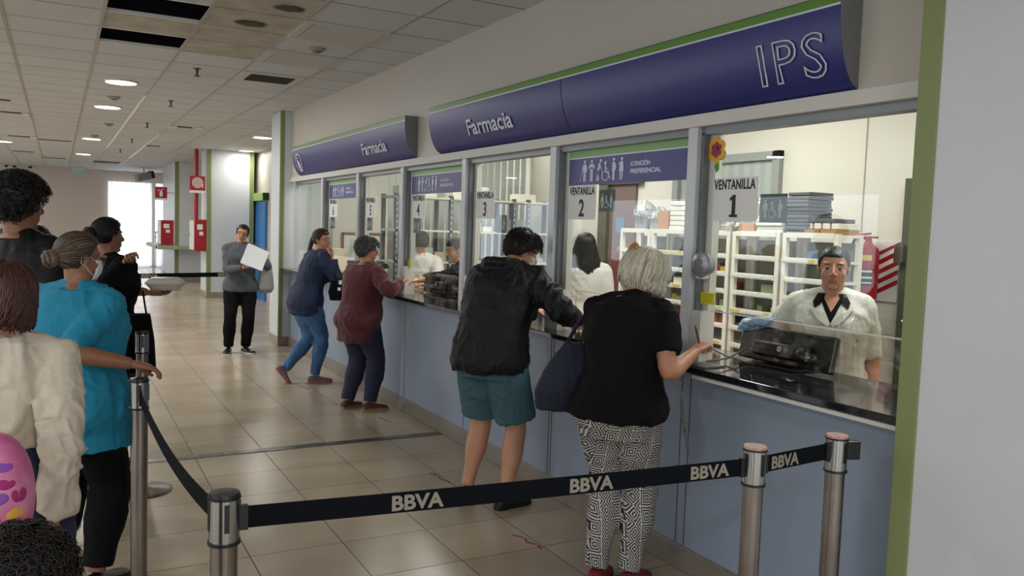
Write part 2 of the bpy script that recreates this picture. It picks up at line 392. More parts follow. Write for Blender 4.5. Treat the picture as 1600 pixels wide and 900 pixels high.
text('outline_letters', 'IPS', .165, letterm, on_sign(yc, 2.61, 2.245), s1, outline=.0032, width=.345, space=1.15)
mb = MB(); mb.prism([(-prof(2.186+.301*k/12)-.0012, .301*k/12) for k in range(13)]+[(-prof(2.186+.301*k/12)+.001, .301*k/12) for k in range(12, -1, -1)], 4.118-yc, 4.1215-yc, lambda u, v, h: V((u, h, v))); mb.build('joint', darkm, s1)
s2, yc2 = header_sign(6.56, 10.36, 'shorter dark blue curved sign lettered Farmacia with a round emblem, further away')
text('lettering', 'Farmacia', .105, letterm, on_sign(yc2, 7.73, 2.275), s2, bold=.0025, width=.66)
mb = MB(); n = 30                                    # emblem: oval ring with two figures
def ring(mb, f, cx, cy, rx, ry, wd, n=30, h=.002):
    outer = [(cx+rx*cos(2*pi*k/n), cy+ry*sin(2*pi*k/n)) for k in range(n)]; inner = [(cx+(rx-wd)*cos(2*pi*k/n), cy+(ry-wd)*sin(2*pi*k/n)) for k in range(n)]
    for k in range(n):
        a, b, c, d = outer[k], outer[(k+1) % n], inner[(k+1) % n], inner[k]; mb.prism([a, b, c, d], 0, h, lambda u, v, z: f(V((u, v, z))))
f = on_sign(yc2, 10.22, 2.33); ring(mb, f, .13, 0, .14, .105, .014)
def blob(mb, f, pts, h=.002): mb.prism(pts, 0, h, lambda u, v, z: f(V((u, v, z))))
circ = lambda cx, cy, r, n=12: [(cx+r*cos(2*pi*k/n), cy+r*sin(2*pi*k/n)) for k in range(n)]
blob(mb, f, circ(.10, .05, .018)); blob(mb, f, [(.07, .03), (.12, .03), (.15, -.04), (.17, -.085), (.13, -.09), (.09, -.05)]); blob(mb, f, circ(.165, .01, .014)); blob(mb, f, [(.15, -.005), (.19, -.01), (.2, -.06), (.17, -.03)])
mb.build('emblem', letterm, s2)

# pictograms (u right, v up, unit = figure height)
def picto(mb, f, kind, u, v, s):
    P = lambda pts: blob(mb, f, [(u+a*s, v+b*s) for a, b in pts])
    C = lambda a, b, r: blob(mb, f, circ(u+a*s, v+b*s, r*s))
    def line(a, b, wd):
        d = V((b[0]-a[0], b[1]-a[1])); n_ = V((-d.y, d.x)).normalized()*wd/2; P([(a[0]+n_.x, a[1]+n_.y), (a[0]-n_.x, a[1]-n_.y), (b[0]-n_.x, b[1]-n_.y), (b[0]+n_.x, b[1]+n_.y)])
    if kind in 'AB':
        C(0, .91, .085); P([(-.13, .8), (.13, .8), (.1, .42), (-.1, .42)]); line((-.06, .44), (-.06, 0), .09); line((.06, .44), (.06, 0), .09)
        if kind == 'A': line((-.12, .76), (-.22, .45), .06); line((-.22, .45), (-.34, .02), .03); line((.12, .76), (.18, .42), .06)
        else: line((.12, .76), (.26, .62), .07); line((.26, .62), (.02, .58), .07); line((-.12, .76), (-.28, .6), .07); line((-.28, .6), (.0, .6), .06)
    if kind == 'E': C(.14, .9, .085); line((.08, .8), (-.06, .45), .15); line((-.06, .46), (.0, .0), .09); line((-.04, .46), (-.14, .0), .08); line((.1, .7), (.24, .5), .06); line((.24, .52), (.28, .0), .03)
    if kind == 'W':
        C(-.06, .78, .085); line((-.05, .68), (-.01, .38), .12); line((-.01, .38), (.2, .36), .09); line((.2, .37), (.26, .1), .08); line((.26, .1), (.36, .13), .06); line((-.03, .55), (.16, .52), .05)
        n = 16
        for k in range(n):
            a0 = radians(110+270*k/n); a1 = radians(110+270*(k+1)/n); line((-.04+.23*cos(a0), .23+.23*sin(a0)), (-.04+.23*cos(a1), .23+.23*sin(a1)), .045)
    if kind == 'G': C(0, .91, .08); P([(-.09, .8), (.07, .8), (.2, .6), (.14, .42), (-.12, .4)]); line((-.03, .42), (-.03, 0), .08); line((.06, .42), (.05, 0), .07)
    if kind == 'N': C(.02, .91, .08); P([(-.1, .8), (.12, .8), (.17, .35), (-.16, .35)]); C(-.13, .68, .06); line((-.05, .36), (-.05, 0), .08); line((.08, .36), (.08, 0), .08)
    if kind == 'D': C(0, .91, .085); P([(-.1, .8), (.1, .8), (.18, .33), (-.18, .33)]); line((-.06, .36), (-.05, 0), .08); line((.06, .36), (.05, 0), .08)
mpi = mat('banner_blue', '3b3f78', .4); gr2 = mat('banner_green', '79a263', .45)
for n_, (y1, lab) in enumerate([(4.262, 'blue priority-service banner across the second nearest window, large pictograms'), (6.80, 'blue priority-service banner on the window in front of the white-capped shelves, middle of the three'), (9.31, 'small blue priority-service banner on the farthest numbered window')]):
    y0 = y1-1.139+ (.04 if n_ else 0); x = W+.055
    t = thing('window_banner', lab, 'banner', (x, y1, 1.89), 0); L_ = y1-y0; F = lambda p: V((-p.z, -p.x, p.y))
    mb = MB(); mb.box((0, -L_, 0), (.003, 0, .155)); mb.build('blue_panel', mpi, t)
    MB().box((0, -L_, .163), (.003, 0, .212)).build('green_strip', gr2, t); MB().box((-.0005, -L_, .155), (.003, 0, .163)).build('white_line', letterm, t)
    mb = MB()
    for k, kd in enumerate('ABEWGN'): picto(mb, lambda p: V((-.001-p.z, -p.x, p.y)), kd, .17+.072*k, .02, .125)
    mb.build('pictograms', mat('sticker_white', 'c9cbe0', .5), t)
    text('lettering', 'ATENCIÓN', .024, MATS['sticker_white'], lambda p: V((-.001-p.z, -.61-p.x, .09+p.y)), t, width=.17, bold=.001)
    text('lettering', 'PREFERENCIAL', .024, MATS['sticker_white'], lambda p: V((-.001-p.z, -.61-p.x, .05+p.y)), t, width=.26, bold=.001)
ord_ = ['nearest', 'second', 'third', 'fourth', 'fifth', 'sixth']
for k, yt in enumerate([3.0, 4.257, 5.522, 6.79, 8.03, 9.30]):
    x = W+.058; t = thing('window_number_sheet', 'white sheet reading VENTANILLA %d stuck to the %s window' % (k+1, ord_[k]), 'notice', (x, yt, 1.69), 0)
    MB().box((0, -.285, 0), (.002, 0, .14)).build('sheet', paper, t); MB().box((0, -.285, .14), (.002, 0, .198)).build('title_strip', paper, t)
    text('lettering', 'VENTANILLA', .045, inkm, lambda p: V((-.001-p.z, -.008-p.x, .146+p.y)), t, width=.262, bold=.0015, space=1.08)
    if k == 0: MB().prism([(.115, .018), (.165, .018), (.165, .03), (.15, .03), (.15, .12), (.138, .12), (.115, .105), (.115, .093), (.13, .098), (.13, .03), (.115, .03)], 0, .002, lambda u, v, h: V((-.001-h, -u, v))).build('numeral', inkm, t)
    else: text('numeral', str(k+1), .10, inkm, lambda p: V((-.001-p.z, -.108-p.x, .02+p.y)), t, sx=.85, bold=.003)
    yy = [.285+.0, .30, .30, .01, .01, .01][k]; zz = [.0, .045, -.10, -.13, -.13, -.13][k]
    if k == 0: yy, zz = .29, -.005
    s = thing('access_sticker', 'small dark pictogram sticker by the number sheet of the %s window' % ord_[k], 'sticker', (x+.012, yt-yy, 1.69+zz))
    MB().box((0, -.155, 0), (.0015, 0, .125)).build('backing', mat('sticker_grey', '4c5653', .5), s); mb = MB()
    for q, kd in enumerate('AWG'): picto(mb, lambda p: V((-.001-p.z, -p.x, p.y)), kd, .035+.042*q, .022, .08)
    mb.build('pictograms', mat('sticker_pale', 'b9c0bd', .5), s)

# =================================================================== counter
o = MB().box((2.526, 1.83, .99), (3.1, 10.9, 1.02)).build('worktop', gran, bevel=.004); tag(o, 'long polished black granite worktop running under all the service windows', 'worktop')
o = MB().box((2.54, 1.84, .968), (2.556, 2.9, .984)).build('cable_trunking', white); tag(o, 'thin pale cable strip under the near end of the black worktop', 'trunking')
# =================================================================== ceiling fixtures
def downlight(x, y, label, power=PW_DISK, r=.155, group=None):
    t = thing('ceiling_light', label, 'light', (x, y, CZ-.001), group=group)
    mb = MB(); mb.lathe([(r-.005, -.001), (r-.005, -.018), (r+.01, -.014), (r+.015, 0)], n=32); mb.build('rim', white, t, smooth=True)
    MB().lathe([(0.001, -.012), (r-.006, -.012), (r-.006, -.02), (.001, -.022)], n=32).build('diffuser', mat('lamp_glow', 'fff6ea', .5, emit=6), t, smooth=True)
    area('lamp_light', (0, 0, -.03), (r*1.8, r*1.8), power, (1, .97, .93), shape='DISK', parent=t)
downlight(.586, 9.765, 'round glowing ceiling light nearest the camera, the biggest of the row')
downlight(.568, 12.094, 'round glowing ceiling light, second along the middle row')
downlight(.547, 17.318, 'round glowing ceiling light, third along the middle row')
downlight(.52, 21.816, 'round glowing ceiling light farthest along the middle row')
downlight(3.034, 14.488, 'round ceiling light just left of the near white pillar', power=12)
downlight(3.35, 17.5, 'round ceiling light showing beside the far column, by the side wall', r=.14, power=14)
downlight(-.95, 19.5, 'round ceiling light at the left picture edge')
for x in (-2.4, -5.4):
    for y in (-3, 1.5, 6, 10.5, 15, 20, 25): downlight(x, y, 'added unseen ceiling light over the open left half of the hall', group='added ceiling lights over the left half of the hall', power=PW_DISK)  # grid of unseen lamps, added to light the hall from the left
for y in (-4, -1.2): downlight(.57, y, 'added unseen ceiling light behind the camera', group='added ceiling lights behind the camera')  # out-of-view lamps added to brighten the near end
def grille(x0, y0, x1, y1, label, n=22):
    t = thing('ceiling_grille', label, 'grille', ((x0+x1)/2, (y0+y1)/2, CZ)); w_, h_ = (x1-x0)/2, (y1-y0)/2
    mb = MB(); 
    for a, b in (((-w_, -h_), (-w_+.07, h_)), ((w_-.04, -h_), (w_, h_)), ((-w_+.07, -h_), (w_-.04, -h_+.02)), ((-w_+.07, h_-.02), (w_-.04, h_))): mb.box((a[0], a[1], -.014), (b[0], b[1], 0))
    mb.build('frame', mat('grille_frame', 'bdbbb2', .5), t)
    mb = MB()
    for k in range(n):
        x = -w_+.075+(2*w_-.12)*(k+.5)/n; mb.box((-.0055, -h_+.02, -.001), (.0055, h_-.02, .001), Matrix.Translation((x, 0, -.012)) @ Matrix.Rotation(radians(30), 4, 'Y'))
    mb.build('slats', mat('grille_slat', 'c3c1ba', .5), t); MB().box((-w_+.07, -h_+.02, -.004), (w_-.04, h_-.02, -.002)).build('backing', darkm, t)
c4, c5 = XO+4*TX, XO+5*TX
grille(c4, YO, c5, YO+TY, 'large slatted air return grille in the ceiling, nearer of the two', 24)
grille(c4, YO+2*TY, c5, YO+3*TY, 'large slatted air return grille in the ceiling, farther of the two', 24)
t = thing('air_diffuser', 'dark square air diffuser with bright frame set in the ceiling', 'vent', (c4+TX/2, YO+4.5*TY, CZ))
MB().box((-TX/2+.02, -TY/2+.02, -.012), (TX/2-.02, -TY/2+.09, 0)).box((-TX/2+.02, TY/2-.09, -.012), (TX/2-.02, TY/2-.02, 0)).box((-TX/2+.02, -TY/2+.09, -.012), (-TX/2+.10, TY/2-.09, 0)).box((TX/2-.1, -TY/2+.09, -.012), (TX/2-.02, TY/2-.09, 0)).build('frame', white, t)
mb = MB()
for k in range(11):
    yv = -TY/2+.11+(TY-.22)*k/10; mb.box((-TX/2+.1, -.012, -.001), (TX/2-.1, .012, .001), Matrix.Translation((0, yv, -.01)) @ Matrix.Rotation(radians(50), 4, 'X'))
mb.build('blades', mat('vent_blade', '6a665c', .5), t); MB().box((-TX/2+.1, -TY/2+.09, -.003), (TX/2-.1, TY/2-.09, -.001)).build('backing', darkm, t)
for k, (x, y) in enumerate([(1.849, 6.807), (.589, 11.086), (.575, 16.603), (.691, 14.35)]):
    t = thing('smoke_detector', ['round grey detector between the two slatted ceiling grilles', 'grey ceiling detector between the first two round lights', 'grey ceiling detector before the third round light', 'tiny pale detector right of the row of lights'][k], 'detector', (x, y, CZ))
    MB().lathe([(.075, 0), (.07, -.012), (.045, -.03), (.001, -.034)], n=20).build('housing', mat('detector_grey', '8d8b86', .5), t, smooth=True); MB().lathe([(.05, -.026), (.03, -.04), (.001, -.042)], n=16).build('sensor', mat('detector_dark', '6d6b67', .5), t, smooth=True)
for k, (x, y) in enumerate([(1.158, 8.444), (1.203, 10.935), (1.185, 13.779), (1.19, 16.829), (1.164, 19.606)]):
    t = thing('sprinkler', ['ceiling sprinkler head nearest the camera, below the stained tiles', 'second ceiling sprinkler head along the row', 'third ceiling sprinkler head along the row', 'fourth ceiling sprinkler head along the row', 'farthest ceiling sprinkler head of the row'][k], 'sprinkler', (x, y, CZ))
    MB().cyl((0, 0, 0), (0, 0, -.07), .011, 10).build('stem', mat('sprinkler_metal', '4b4a48', .4, metal=.6), t); MB().lathe([(.035, 0), (.035, -.006), (.012, -.01)], n=16).build('collar', MATS['sprinkler_metal'], t)
    MB().cyl((0, 0, -.07), (0, 0, -.076), .032, 14).build('deflector', MATS['sprinkler_metal'], t)
slots = [((-.68, 12.4), .3), ((-.58, 13.85), .25), ((-.63, 18.05), .35), ((-.05, 18.4), .55), ((-.7, 22.4), .42), ((-.09, 24.2), .54), ((1.72, 13.9), .23), ((1.66, 18.05), .25)]
for k, ((x, y), l) in enumerate(slots):
    t = thing('slot_diffuser', 'thin dark slot in the ceiling, number %s from the near end of the hall' % ['one', 'two', 'three', 'four', 'six', 'seven', 'two on the right', 'five on the right'][k], 'vent', (x, y, CZ), group='dark ceiling slots')
    t['label'] = ['dark ceiling slot at the left edge, nearest one', 'dark ceiling slot at the left edge ending in a white box', 'dark ceiling slot at the left edge behind the one with the white box', 'dark ceiling slot left of the third round light', 'faint dark ceiling slot at far left near the end wall', 'dark ceiling slot closest to the end wall', 'dark ceiling slot between two white boxes above the red pipe', 'dark ceiling slot left of the columns, far end'][k]
    del t['group']
    MB().box((-l/2, -.035, -.012), (l/2, .035, 0)).build('slot', mat('slot_dark', '45433f', .7), t); MB().box((-l/2-.01, .035, -.016), (l/2+.01, .05, 0)).build('lip', white, t)
for k, (x, y) in enumerate([(-.40, 13.95), (-.40, 18.04), (1.555, 13.93), (1.93, 13.9)]):
    t = thing('emergency_light', ['white emergency lamp box at the end of the left slot', 'white lamp box at the end of the farther left slot', 'white lamp box left of the slot above the red pipe', 'white lamp box right of the slot above the red pipe'][k], 'lamp', (x, y, CZ))
    MB().box((-.05, -.15, -.05), (.06, .15, 0)).build('housing', white, t, bevel=.01); MB().box((-.04, -.155, -.045), (.05, -.148, -.01)).build('lens', mat('lens_pale', 'e8e8e6', .3), t)
t = thing('air_vent', 'long grey air vent in the far ceiling left of the curtains', 'vent', (1.13, 24.6, CZ)); MB().box((-.31, -.3, -.02), (.31, .3, 0)).build('frame', mat('vent_grey', '6e665a', .6), t); mb = MB()
for k in range(8): mb.box((-.29, -.27+.07*k, -.026), (.29, -.24+.07*k, -.02))
mb.build('blades', MATS['vent_blade'], t)
t = thing('cctv_camera', 'white box security camera hung below the far ceiling', 'camera', (2.2, 26.6, 2.78)); Mx = Matrix.Rotation(radians(28), 4, 'Z') @ Matrix.Rotation(radians(-15), 4, 'Y')
MB().box((-.24, -.09, -.10), (.2, .09, .10), Mx).build('housing', mat('cctv_body', '9b968e', .5, bump=(30, .2)), t, bevel=.01); MB().box((.2, -.085, -.09), (.3, .085, .12), Mx).build('lens_hood', blackp, t); MB().cyl((0, 0, .08), (0, 0, .252), .02, 10).build('bracket', white, t)
t = thing('exit_sign', 'faint green SALIDA plate hanging from the far ceiling', 'sign', (.5, 26, 2.84)); MB().box((-.17, -.01, -.1), (.17, .01, .1)).build('plate', mat('exit_green', '9dbfae', .5), t); text('lettering', 'SALIDA', .07, mat('exit_letters', 'd6e0d8', .5), lambda p: V((-.14+p.x, -.012-p.z, .0+p.y)), t, width=.28)
MB().cyl((-.1, 0, .1), (-.1, 0, .19), .006, 8).cyl((.1, 0, .1), (.1, 0, .19), .006, 8).build('hanger', white, t)
for k, x in enumerate((-1.33, -1.13, -.72)):
    t = thing('ceiling_camera', ['dark dome camera at far left of the end wall, first of three', 'dark dome camera at the end wall, middle one of three', 'dark dome camera at the end wall, right one of three'][k], 'camera', (x, 28.7, CZ)); MB().lathe([(.07, 0), (.07, -.03), (.001, -.035)], n=14).build('base', white, t); MB().ell((0, 0, -.05), (.055, .055, .05)).build('dome', blackp, t, smooth=True)

# =================================================================== far hall furnishings
cur = bpy.data.materials.new('curtain_sheer'); cur.use_nodes = True; N = cur.node_tree.nodes; L = cur.node_tree.links; N.remove(N['Principled BSDF'])
d = N.new('ShaderNodeBsdfDiffuse'); d.inputs[0].default_value = (.8, .8, .84, 1); t_ = N.new('ShaderNodeBsdfTranslucent'); t_.inputs[0].default_value = (.85, .85, .88, 1); m1 = N.new('ShaderNodeMixShader'); m1.inputs[0].default_value = .6
tr = N.new('ShaderNodeBsdfTransparent'); m2 = N.new('ShaderNodeMixShader'); m2.inputs[0].default_value = .12
L.new(d.outputs[0], m1.inputs[1]); L.new(t_.outputs[0], m1.inputs[2]); L.new(m1.outputs[0], m2.inputs[1]); L.new(tr.outputs[0], m2.inputs[2]); L.new(m2.outputs[0], N['Material Output'].inputs[0])
def curtain(x0, x1, label, seed):
    t = thing('curtain', label, 'curtain', ((x0+x1)/2, 28.88, .004)); n = 90; r = random.Random(seed); vs = []; fs = []; xc = (x0+x1)/2
    ph = [r.random()*6 for _ in range(4)]
    for i in range(n+1):
        u = i/n; x = x0+(x1-x0)*u
        for z in (0, 1.3, 2.69):
            k = 1-.25*z/2.64; vs.append((x-xc+.01*sin(30*u+z), (.035*sin(u*(x1-x0)*42+ph[0])+.02*sin(u*(x1-x0)*75+ph[1]+z*.4))*k, z))
    for i in range(n):
        for j in range(2): fs.append((3*i+j, 3*i+j+1, 3*i+j+4, 3*i+j+3))
    MB().add(vs, fs).build('cloth', cur, t, smooth='all'); MB().cyl((x0-xc, 0, 2.70), (x1-xc, 0, 2.70), .012, 8).build('rail', white, t)
curtain(1.36, 2.62, 'white sheer gathered curtain glowing across the far window', 3); curtain(2.76, 3.6, 'narrow white sheer curtain right of the window post', 5)
def hedge(name, c, s, seed, m, label):
    r = random.Random(seed); mb = MB()
    for k in range(500):
        p = V([c[i]+(r.random()-.5)*s[i] for i in range(3)]); a = r.random()*6.28; q = .06
        mb.add([p, p+V((cos(a)*q, r.random()*q, sin(a)*q)), p+V((cos(a+1)*q, 0, sin(a+1)*q))], [(0, 1, 2)])
    t = thing('tree', label, 'tree', (c[0], c[1], 0)); mb.v = [(v[0]-c[0], v[1]-c[1], v[2]) for v in mb.v]; mb.build('foliage', m, t); MB().tube([(0, 0, 0), (.05, 0, 1.2), (0, 0, c[2])], [.06, .05, .03], 10).build('trunk', mat('bark', '5b4a38', .9), t, smooth=True)
hedge('tree', (2.2, 29.9, 2.5), (1.3, .5, .6), 2, mat('leaf_green', '8aa23a', .6), 'yellow green leaves outside seen faintly through the curtains')
# railing outside
t = thing('outdoor_railing', 'dim grey railing outside behind the sheer curtain', 'railing', (2.2, 29.6, 0)); mb = MB()
for k in range(9): mb.box((-.8+.2*k, -.01, 0), (-.77+.2*k, .01, 1.15))
mb.build('bars', mat('rail_grey', '6f7480', .6), t); MB().box((-.85, -.02, 1.1), (.9, .02, 1.16)).box((-.85, -.02, .95), (.9, .02, .99)).build('top_rail', MATS['rail_grey'], t)
# red fire cabinets, pipe and signs
def cabinet(x, y0, y1, z0, z1, d, label):
    t = thing('fire_cabinet', label, 'cabinet', (x, (y0+y1)/2, z0)); h = z1-z0; w_ = (y1-y0)/2
    MB().box((-d, -w_, 0), (0, w_, h)).build('body', redm, t, bevel=.006); dd = MB().box((-d-.015, -w_+.02, .02), (-d, w_-.02, h-.02)).build('door', mat('cab_white', 'c9c7c4', .4), t, bevel=.003)
    MB().box((-d-.03, w_-.1, h*.45), (-d-.015, w_-.08, h*.55)).build('handle', steel, dd)
    MB().box((-d*.8, -w_-.004, h*.68), (-d*.35, -w_, h*.85)).box((-d*.62, -w_-.004, h*.5), (-d*.3, -w_, h*.62)).build('stickers', paper, t); return t
cabinet(2.67, 17.93, 18.6, .96, 1.6, .24, 'red fire hose cabinet on the side of the nearer column, under the red pipe')
cabinet(2.6, 22.9, 23.6, .92, 1.55, .3, 'red fire extinguisher cabinet on the far column by the curtains')
o = MB().cyl((2.48, 18.1, 1.6), (2.48, 18.1, CZ), .042, 16).build('fire_pipe', redm, smooth=True); tag(o, 'vertical red fire water pipe rising from the red cabinet to the ceiling', 'pipe')
def flag_sign(x, y, z, s, label, kind):
    t = thing('fire_sign', label, 'sign', (x, y, z)); MB().box((-s/2, 0, -s/2), (s/2, .03, s/2)).build('plate', redm, t); mb = MB(); f = lambda p: V((p.x, -.001-p.z, p.y))
    if kind == 'reel':
        for q in (.36, .26, .16): ring(mb, f, 0, .01, s*q, s*q, s*.055, 24)
        blob(mb, f, circ(0, .01, s*.06)); blob(mb, f, [(s*.3, -s*.3), (s*.36, -s*.3), (s*.38, 0), (s*.32, 0)])
    else:
        blob(mb, f, [(-s*.12, -s*.35), (s*.12, -s*.35), (s*.13, .05*s), (s*.05, .16*s), (-s*.05, .16*s), (-s*.13, .05*s)]); blob(mb, f, [(-.03*s, .16*s), (.03*s, .16*s), (.2*s, .3*s), (.16*s, .33*s), (0, .24*s)]); blob(mb, f, [(-.3*s, .2*s), (-.26*s, .12*s), (-.1*s, .2*s), (-.12*s, .26*s)])
    if kind == 'ext': MB().box((s/2, .01, -.02), (.33+.02, .025, .02)).build('wall_bracket', white, t)
    mb.build('symbol', mat('sign_pale', 'd9d2d0', .5), t); MB().box((-s/2, -.001, -s/2-.05), (s/2, .03, -s/2)).build('caption_strip', paper, t)
flag_sign(2.47, 17.85, 2.33, .29, 'red square sign with white hose reel symbol on the red pipe', 'reel')
flag_sign(2.27, 22.62, 2.24, .28, 'red square sign with white extinguisher symbol near the curtains', 'ext')
o = MB().box((2.15, 22.3, .83), (2.6, 25.2, .92)).box((2.15, 22.15, .83), (3.68, 22.6, .92)).build('ledge_shelf', mat('ledge_green', '9aa88a', .4), bevel=.01); tag(o, 'pale green ledge wrapping the farthest column', 'ledge')
o = MB().box((3.6, 18.6, 2.55), (3.68, 18.78, 2.72)).build('fire_siren', redm, bevel=.02); tag(o, 'small red alarm siren on the white wall beyond the pillar', 'alarm')
dr = struct('door_1', MB().box((3.63, 17.0, 0), (3.68, 19.2, 2.0)), mat('door_blue', '2b72b4', .4)); MB().box((3.6, 18.08, .9), (3.63, 18.12, 1.1)).build('door_handle', steel, dr)
t = thing('door_header_sign', 'green header box above the blue door', 'sign', (3.68, 18.1, 2.02)); MB().box((-.12, -1.2, 0), (0, 1.25, .16)).build('box', mat('header_green', '86b05a', .4), t, bevel=.008); MB().box((-.122, -1.21, .01), (0, -1.2, .15)).build('end_cap', blackp, t); text('lettering', 'Farmacia', .07, letterm, lambda p: V((-.125-p.z, .3-p.x, .05+p.y)), t, width=.5)
dr = struct('door_2', MB().box((3.64, 19.9, 0), (3.69, 20.8, 2.35)), mat('door_dark', '565247', .5)); MB().box((3.62, 20.7, .95), (3.64, 20.76, 1.1)).build('door_handle', steel, dr)

# =================================================================== pharmacy interior
PANELS = [(3.9, 2.6), (3.9, 4.8), (3.9, 7.0), (3.9, 9.4)]
for k, (x, y) in enumerate(PANELS):
    t = thing('panel_light', 'flat ceiling light panel inside the pharmacy', 'light', (x, y, 2.949), group='pharmacy ceiling panels'); MB().box((-.62, -.32, -.02), (.62, .32, 0)).build('frame', white, t); MB().box((-.6, -.3, -.024), (.6, .3, -.02)).build('diffuser', mat('panel_glow', 'fff8ec', .5, emit=3), t)
    area('panel_lamp', (0, 0, -.03), (1.2, .6), PW_PANEL, (1, .965, .91), parent=t)
d3 = struct('window_3', MB().box((5.2, 5.0, 2.27), (5.25, 6.35, 2.34)).box((5.2, 5.0, 0), (5.25, 5.08, 2.34)).box((5.2, 6.27, 0), (5.25, 6.35, 2.34)), mat('frame_grey', '8f9390', .5)); MB().box((5.235, 5.08, 0), (5.249, 6.27, 2.27)).build('pane', mat('frosted_grey', 'a9afab', .4, stripes=(2.5, '9aa19d', 'Y')), d3)
struct('door_3', MB().box((5.22, 6.95, 0), (5.25, 7.4, 2.13)), mat('door_mauve', '6f5a57', .5)); 
struct('door_4', MB().box((5.18, 7.4, 0), (5.25, 7.56, 2.2)).box((5.18, 6.85, 2.13), (5.25, 7.56, 2.22)), mat('door_frame_olive', '5c5c4b', .5))
dr = struct('door_5', MB().box((5.14, 3.1, 0), (5.24, 3.78, 2.06)), mat('door_frame_green', '454a38', .5)); MB().box((5.08, 3.72, 1.48), (5.14, 3.79, 1.60)).build('door_handle', steel, dr)
o = MB().box((5.215, 7.12, 1.62), (5.22, 7.27, 1.78)).build('wall_notice', mat('notice_blue', '5f7f9b', .5)); tag(o, 'small blue notice on the mauve door behind window two', 'notice')
o = struct('trim_6', MB().box((5.242, 4.2, 0), (5.25, 4.206, 2.95)), mat('seam_grey', 'b9b3a4', .6))
# shelving units
ZS = [1.635, 1.455, 1.315, 1.18, 1.04, .905, .77, .63, .49, .35, .15]
boxcols = ['d9d6cd', '9a6a44', '5c6e86', 'c9c2b0', '7d8b6a', 'b0503a', 'e6e3da', '44507a', 'caa74f']
def shelf_unit(y0, y1, label, seed):
    t = thing('shelving_unit', label, 'shelf', (4.6, (y0+y1)/2, 0)); w_ = (y1-y0)/2; dp = .25; rr = random.Random(seed)
    for sx in (0, dp-.035):
        for sy in (-w_, w_-.035): MB().box((sx, sy, 0), (sx+.035, sy+.035, 1.66)).build('upright', shelfm, t)
    MB().box((dp-.012, -w_+.036, .16), (dp-.008, w_-.036, 1.6)).build('back_panel', mat('shelf_back', '9b9a92', .6, var=(3, '7f7e78', .8)), t)
    for k, z in enumerate(ZS):
        s = MB().box((.003, -w_+.003, z), (dp-.003, w_-.003, z+.018)).box((-.006, -w_+.036, z-.008), (.0029, w_-.036, z+.03)).build('shelf_board', shelfm, t)
        if k and z > .6:
            mb = MB(); y = -w_+.05
            while y < w_-.1:
                l = .06+rr.random()*.07; mb.box((-.009, y, z), (-.006, y+l, z+.024), mi=rr.choice([0, 0, 1])); y += l+.012
            mb.build('price_labels', [paper, mat('label_yellow', 'cdbf6e', .6)], s)
    return t
units = [(3.86, 4.35, 'white shelving unit directly behind the pharmacist in the white coat'), (4.38, 4.86, 'white shelving unit left of the pharmacist, middle of the near window'), (4.89, 5.37, 'white shelving unit just behind the round intercom'), (5.4, 5.87, 'white shelving unit behind the grey haired woman, right half of window two'), (5.89, 6.33, 'white shelving unit with small cartons beside the mauve door')]
for k, (a, b, lab) in enumerate(units): shelf_unit(a, b, lab, k)
rr = random.Random(5)
k_ = 0
for (a, b, lab) in units:
    for zi, z in enumerate(ZS[1:7]):
        y = a+.06
        if rr.random() < .35: continue
        for q in range(rr.randint(1, 3)):
            l = .05+rr.random()*.07; h = .03+rr.random()*.05
            if y+l > b-.06: break
            c = rr.choice(boxcols)
            o = MB().box((0, 0, 0), (.12, l, h)).build('medicine_box', mat('carton_'+c, c, .6), bevel=.002, loc=(4.62+rr.random()*.08, y, z+.0185))
            tag(o, 'small medicine carton lying on the white pharmacy shelves', 'box', 'medicine cartons on the white shelves'); y += l+.02+rr.random()*.08
# brown cartons low at the left of window one
for q in range(5):
    o = MB().box((0, 0, 0), (.12, .07, .075)).build('medicine_box', mat('carton_brown', '8a4a30', .6), bevel=.002, loc=(4.63, 4.93+q*.082, .924)); tag(o, 'brown medicine carton in the row on the lower shelf behind the intercom', 'box', 'brown cartons in a row')
def stack(x, y, z, n, w_, l, h, m, name, label, group, jitter=.02, seed=1):
    r = random.Random(seed)
    for q in range(n):
        o = MB().box((-w_/2, -l/2, 0), (w_/2, l/2, h*.92)).build(name, m, bevel=.006, loc=(x+(r.random()-.5)*jitter, y+(r.random()-.5)*jitter, z+q*h)); o.rotation_euler.z = (r.random()-.5)*.08
        tag(o, label, 'package', group)
dk = mat('tray_dark', '5b5e60', .5, bump=(60, .3)); wt = mat('pack_white', 'dedbd2', .6)
stack(4.735, 4.24, 1.655, 11, .24, .20, .027, dk, 'dark_package', 'flat dark grey package in the tall stack on the shelving', 'dark packages stacked on the shelves', seed=2)
stack(4.73, 4.49, 1.655, 5, .24, .26, .026, wt, 'white_package', 'flat white package in the stack beside the dark ones', 'white packages on the shelves', seed=3)
stack(4.73, 4.49, 1.787, 3, .24, .24, .026, dk, 'dark_package', 'flat dark grey package on top of the white stack', 'dark packages on the white stack', seed=4)
stack(4.73, 4.49, 1.867, 2, .24, .26, .026, wt, 'white_package', 'flat white package topmost on the mixed stack', 'white packages on top of the mixed stack', seed=6)
for q, (yy, c) in enumerate([(3.98, 'a97d50'), (4.12, '9b7146')]):
    o = MB().box((-.12, -.065, 0), (.12, .065, .035)).build('carton', mat('kraft_'+c, c, .7), bevel=.003, loc=(4.73, yy-.02+q*.0, 1.655)); tag(o, ['brown carton on the shelf top, right of the pair under white packs', 'brown carton on the shelf top, left of the pair under white packs'][q], 'box')
for q in range(4):
    o = MB().box((-.1, -.03, 0), (.1, .03, .04)).build('white_package', wt, bevel=.004, loc=(4.73, 3.92+q*.075, 1.692)); tag(o, 'small white pack lying on the brown cartons on the shelf top', 'package', 'small white packs on the brown cartons')
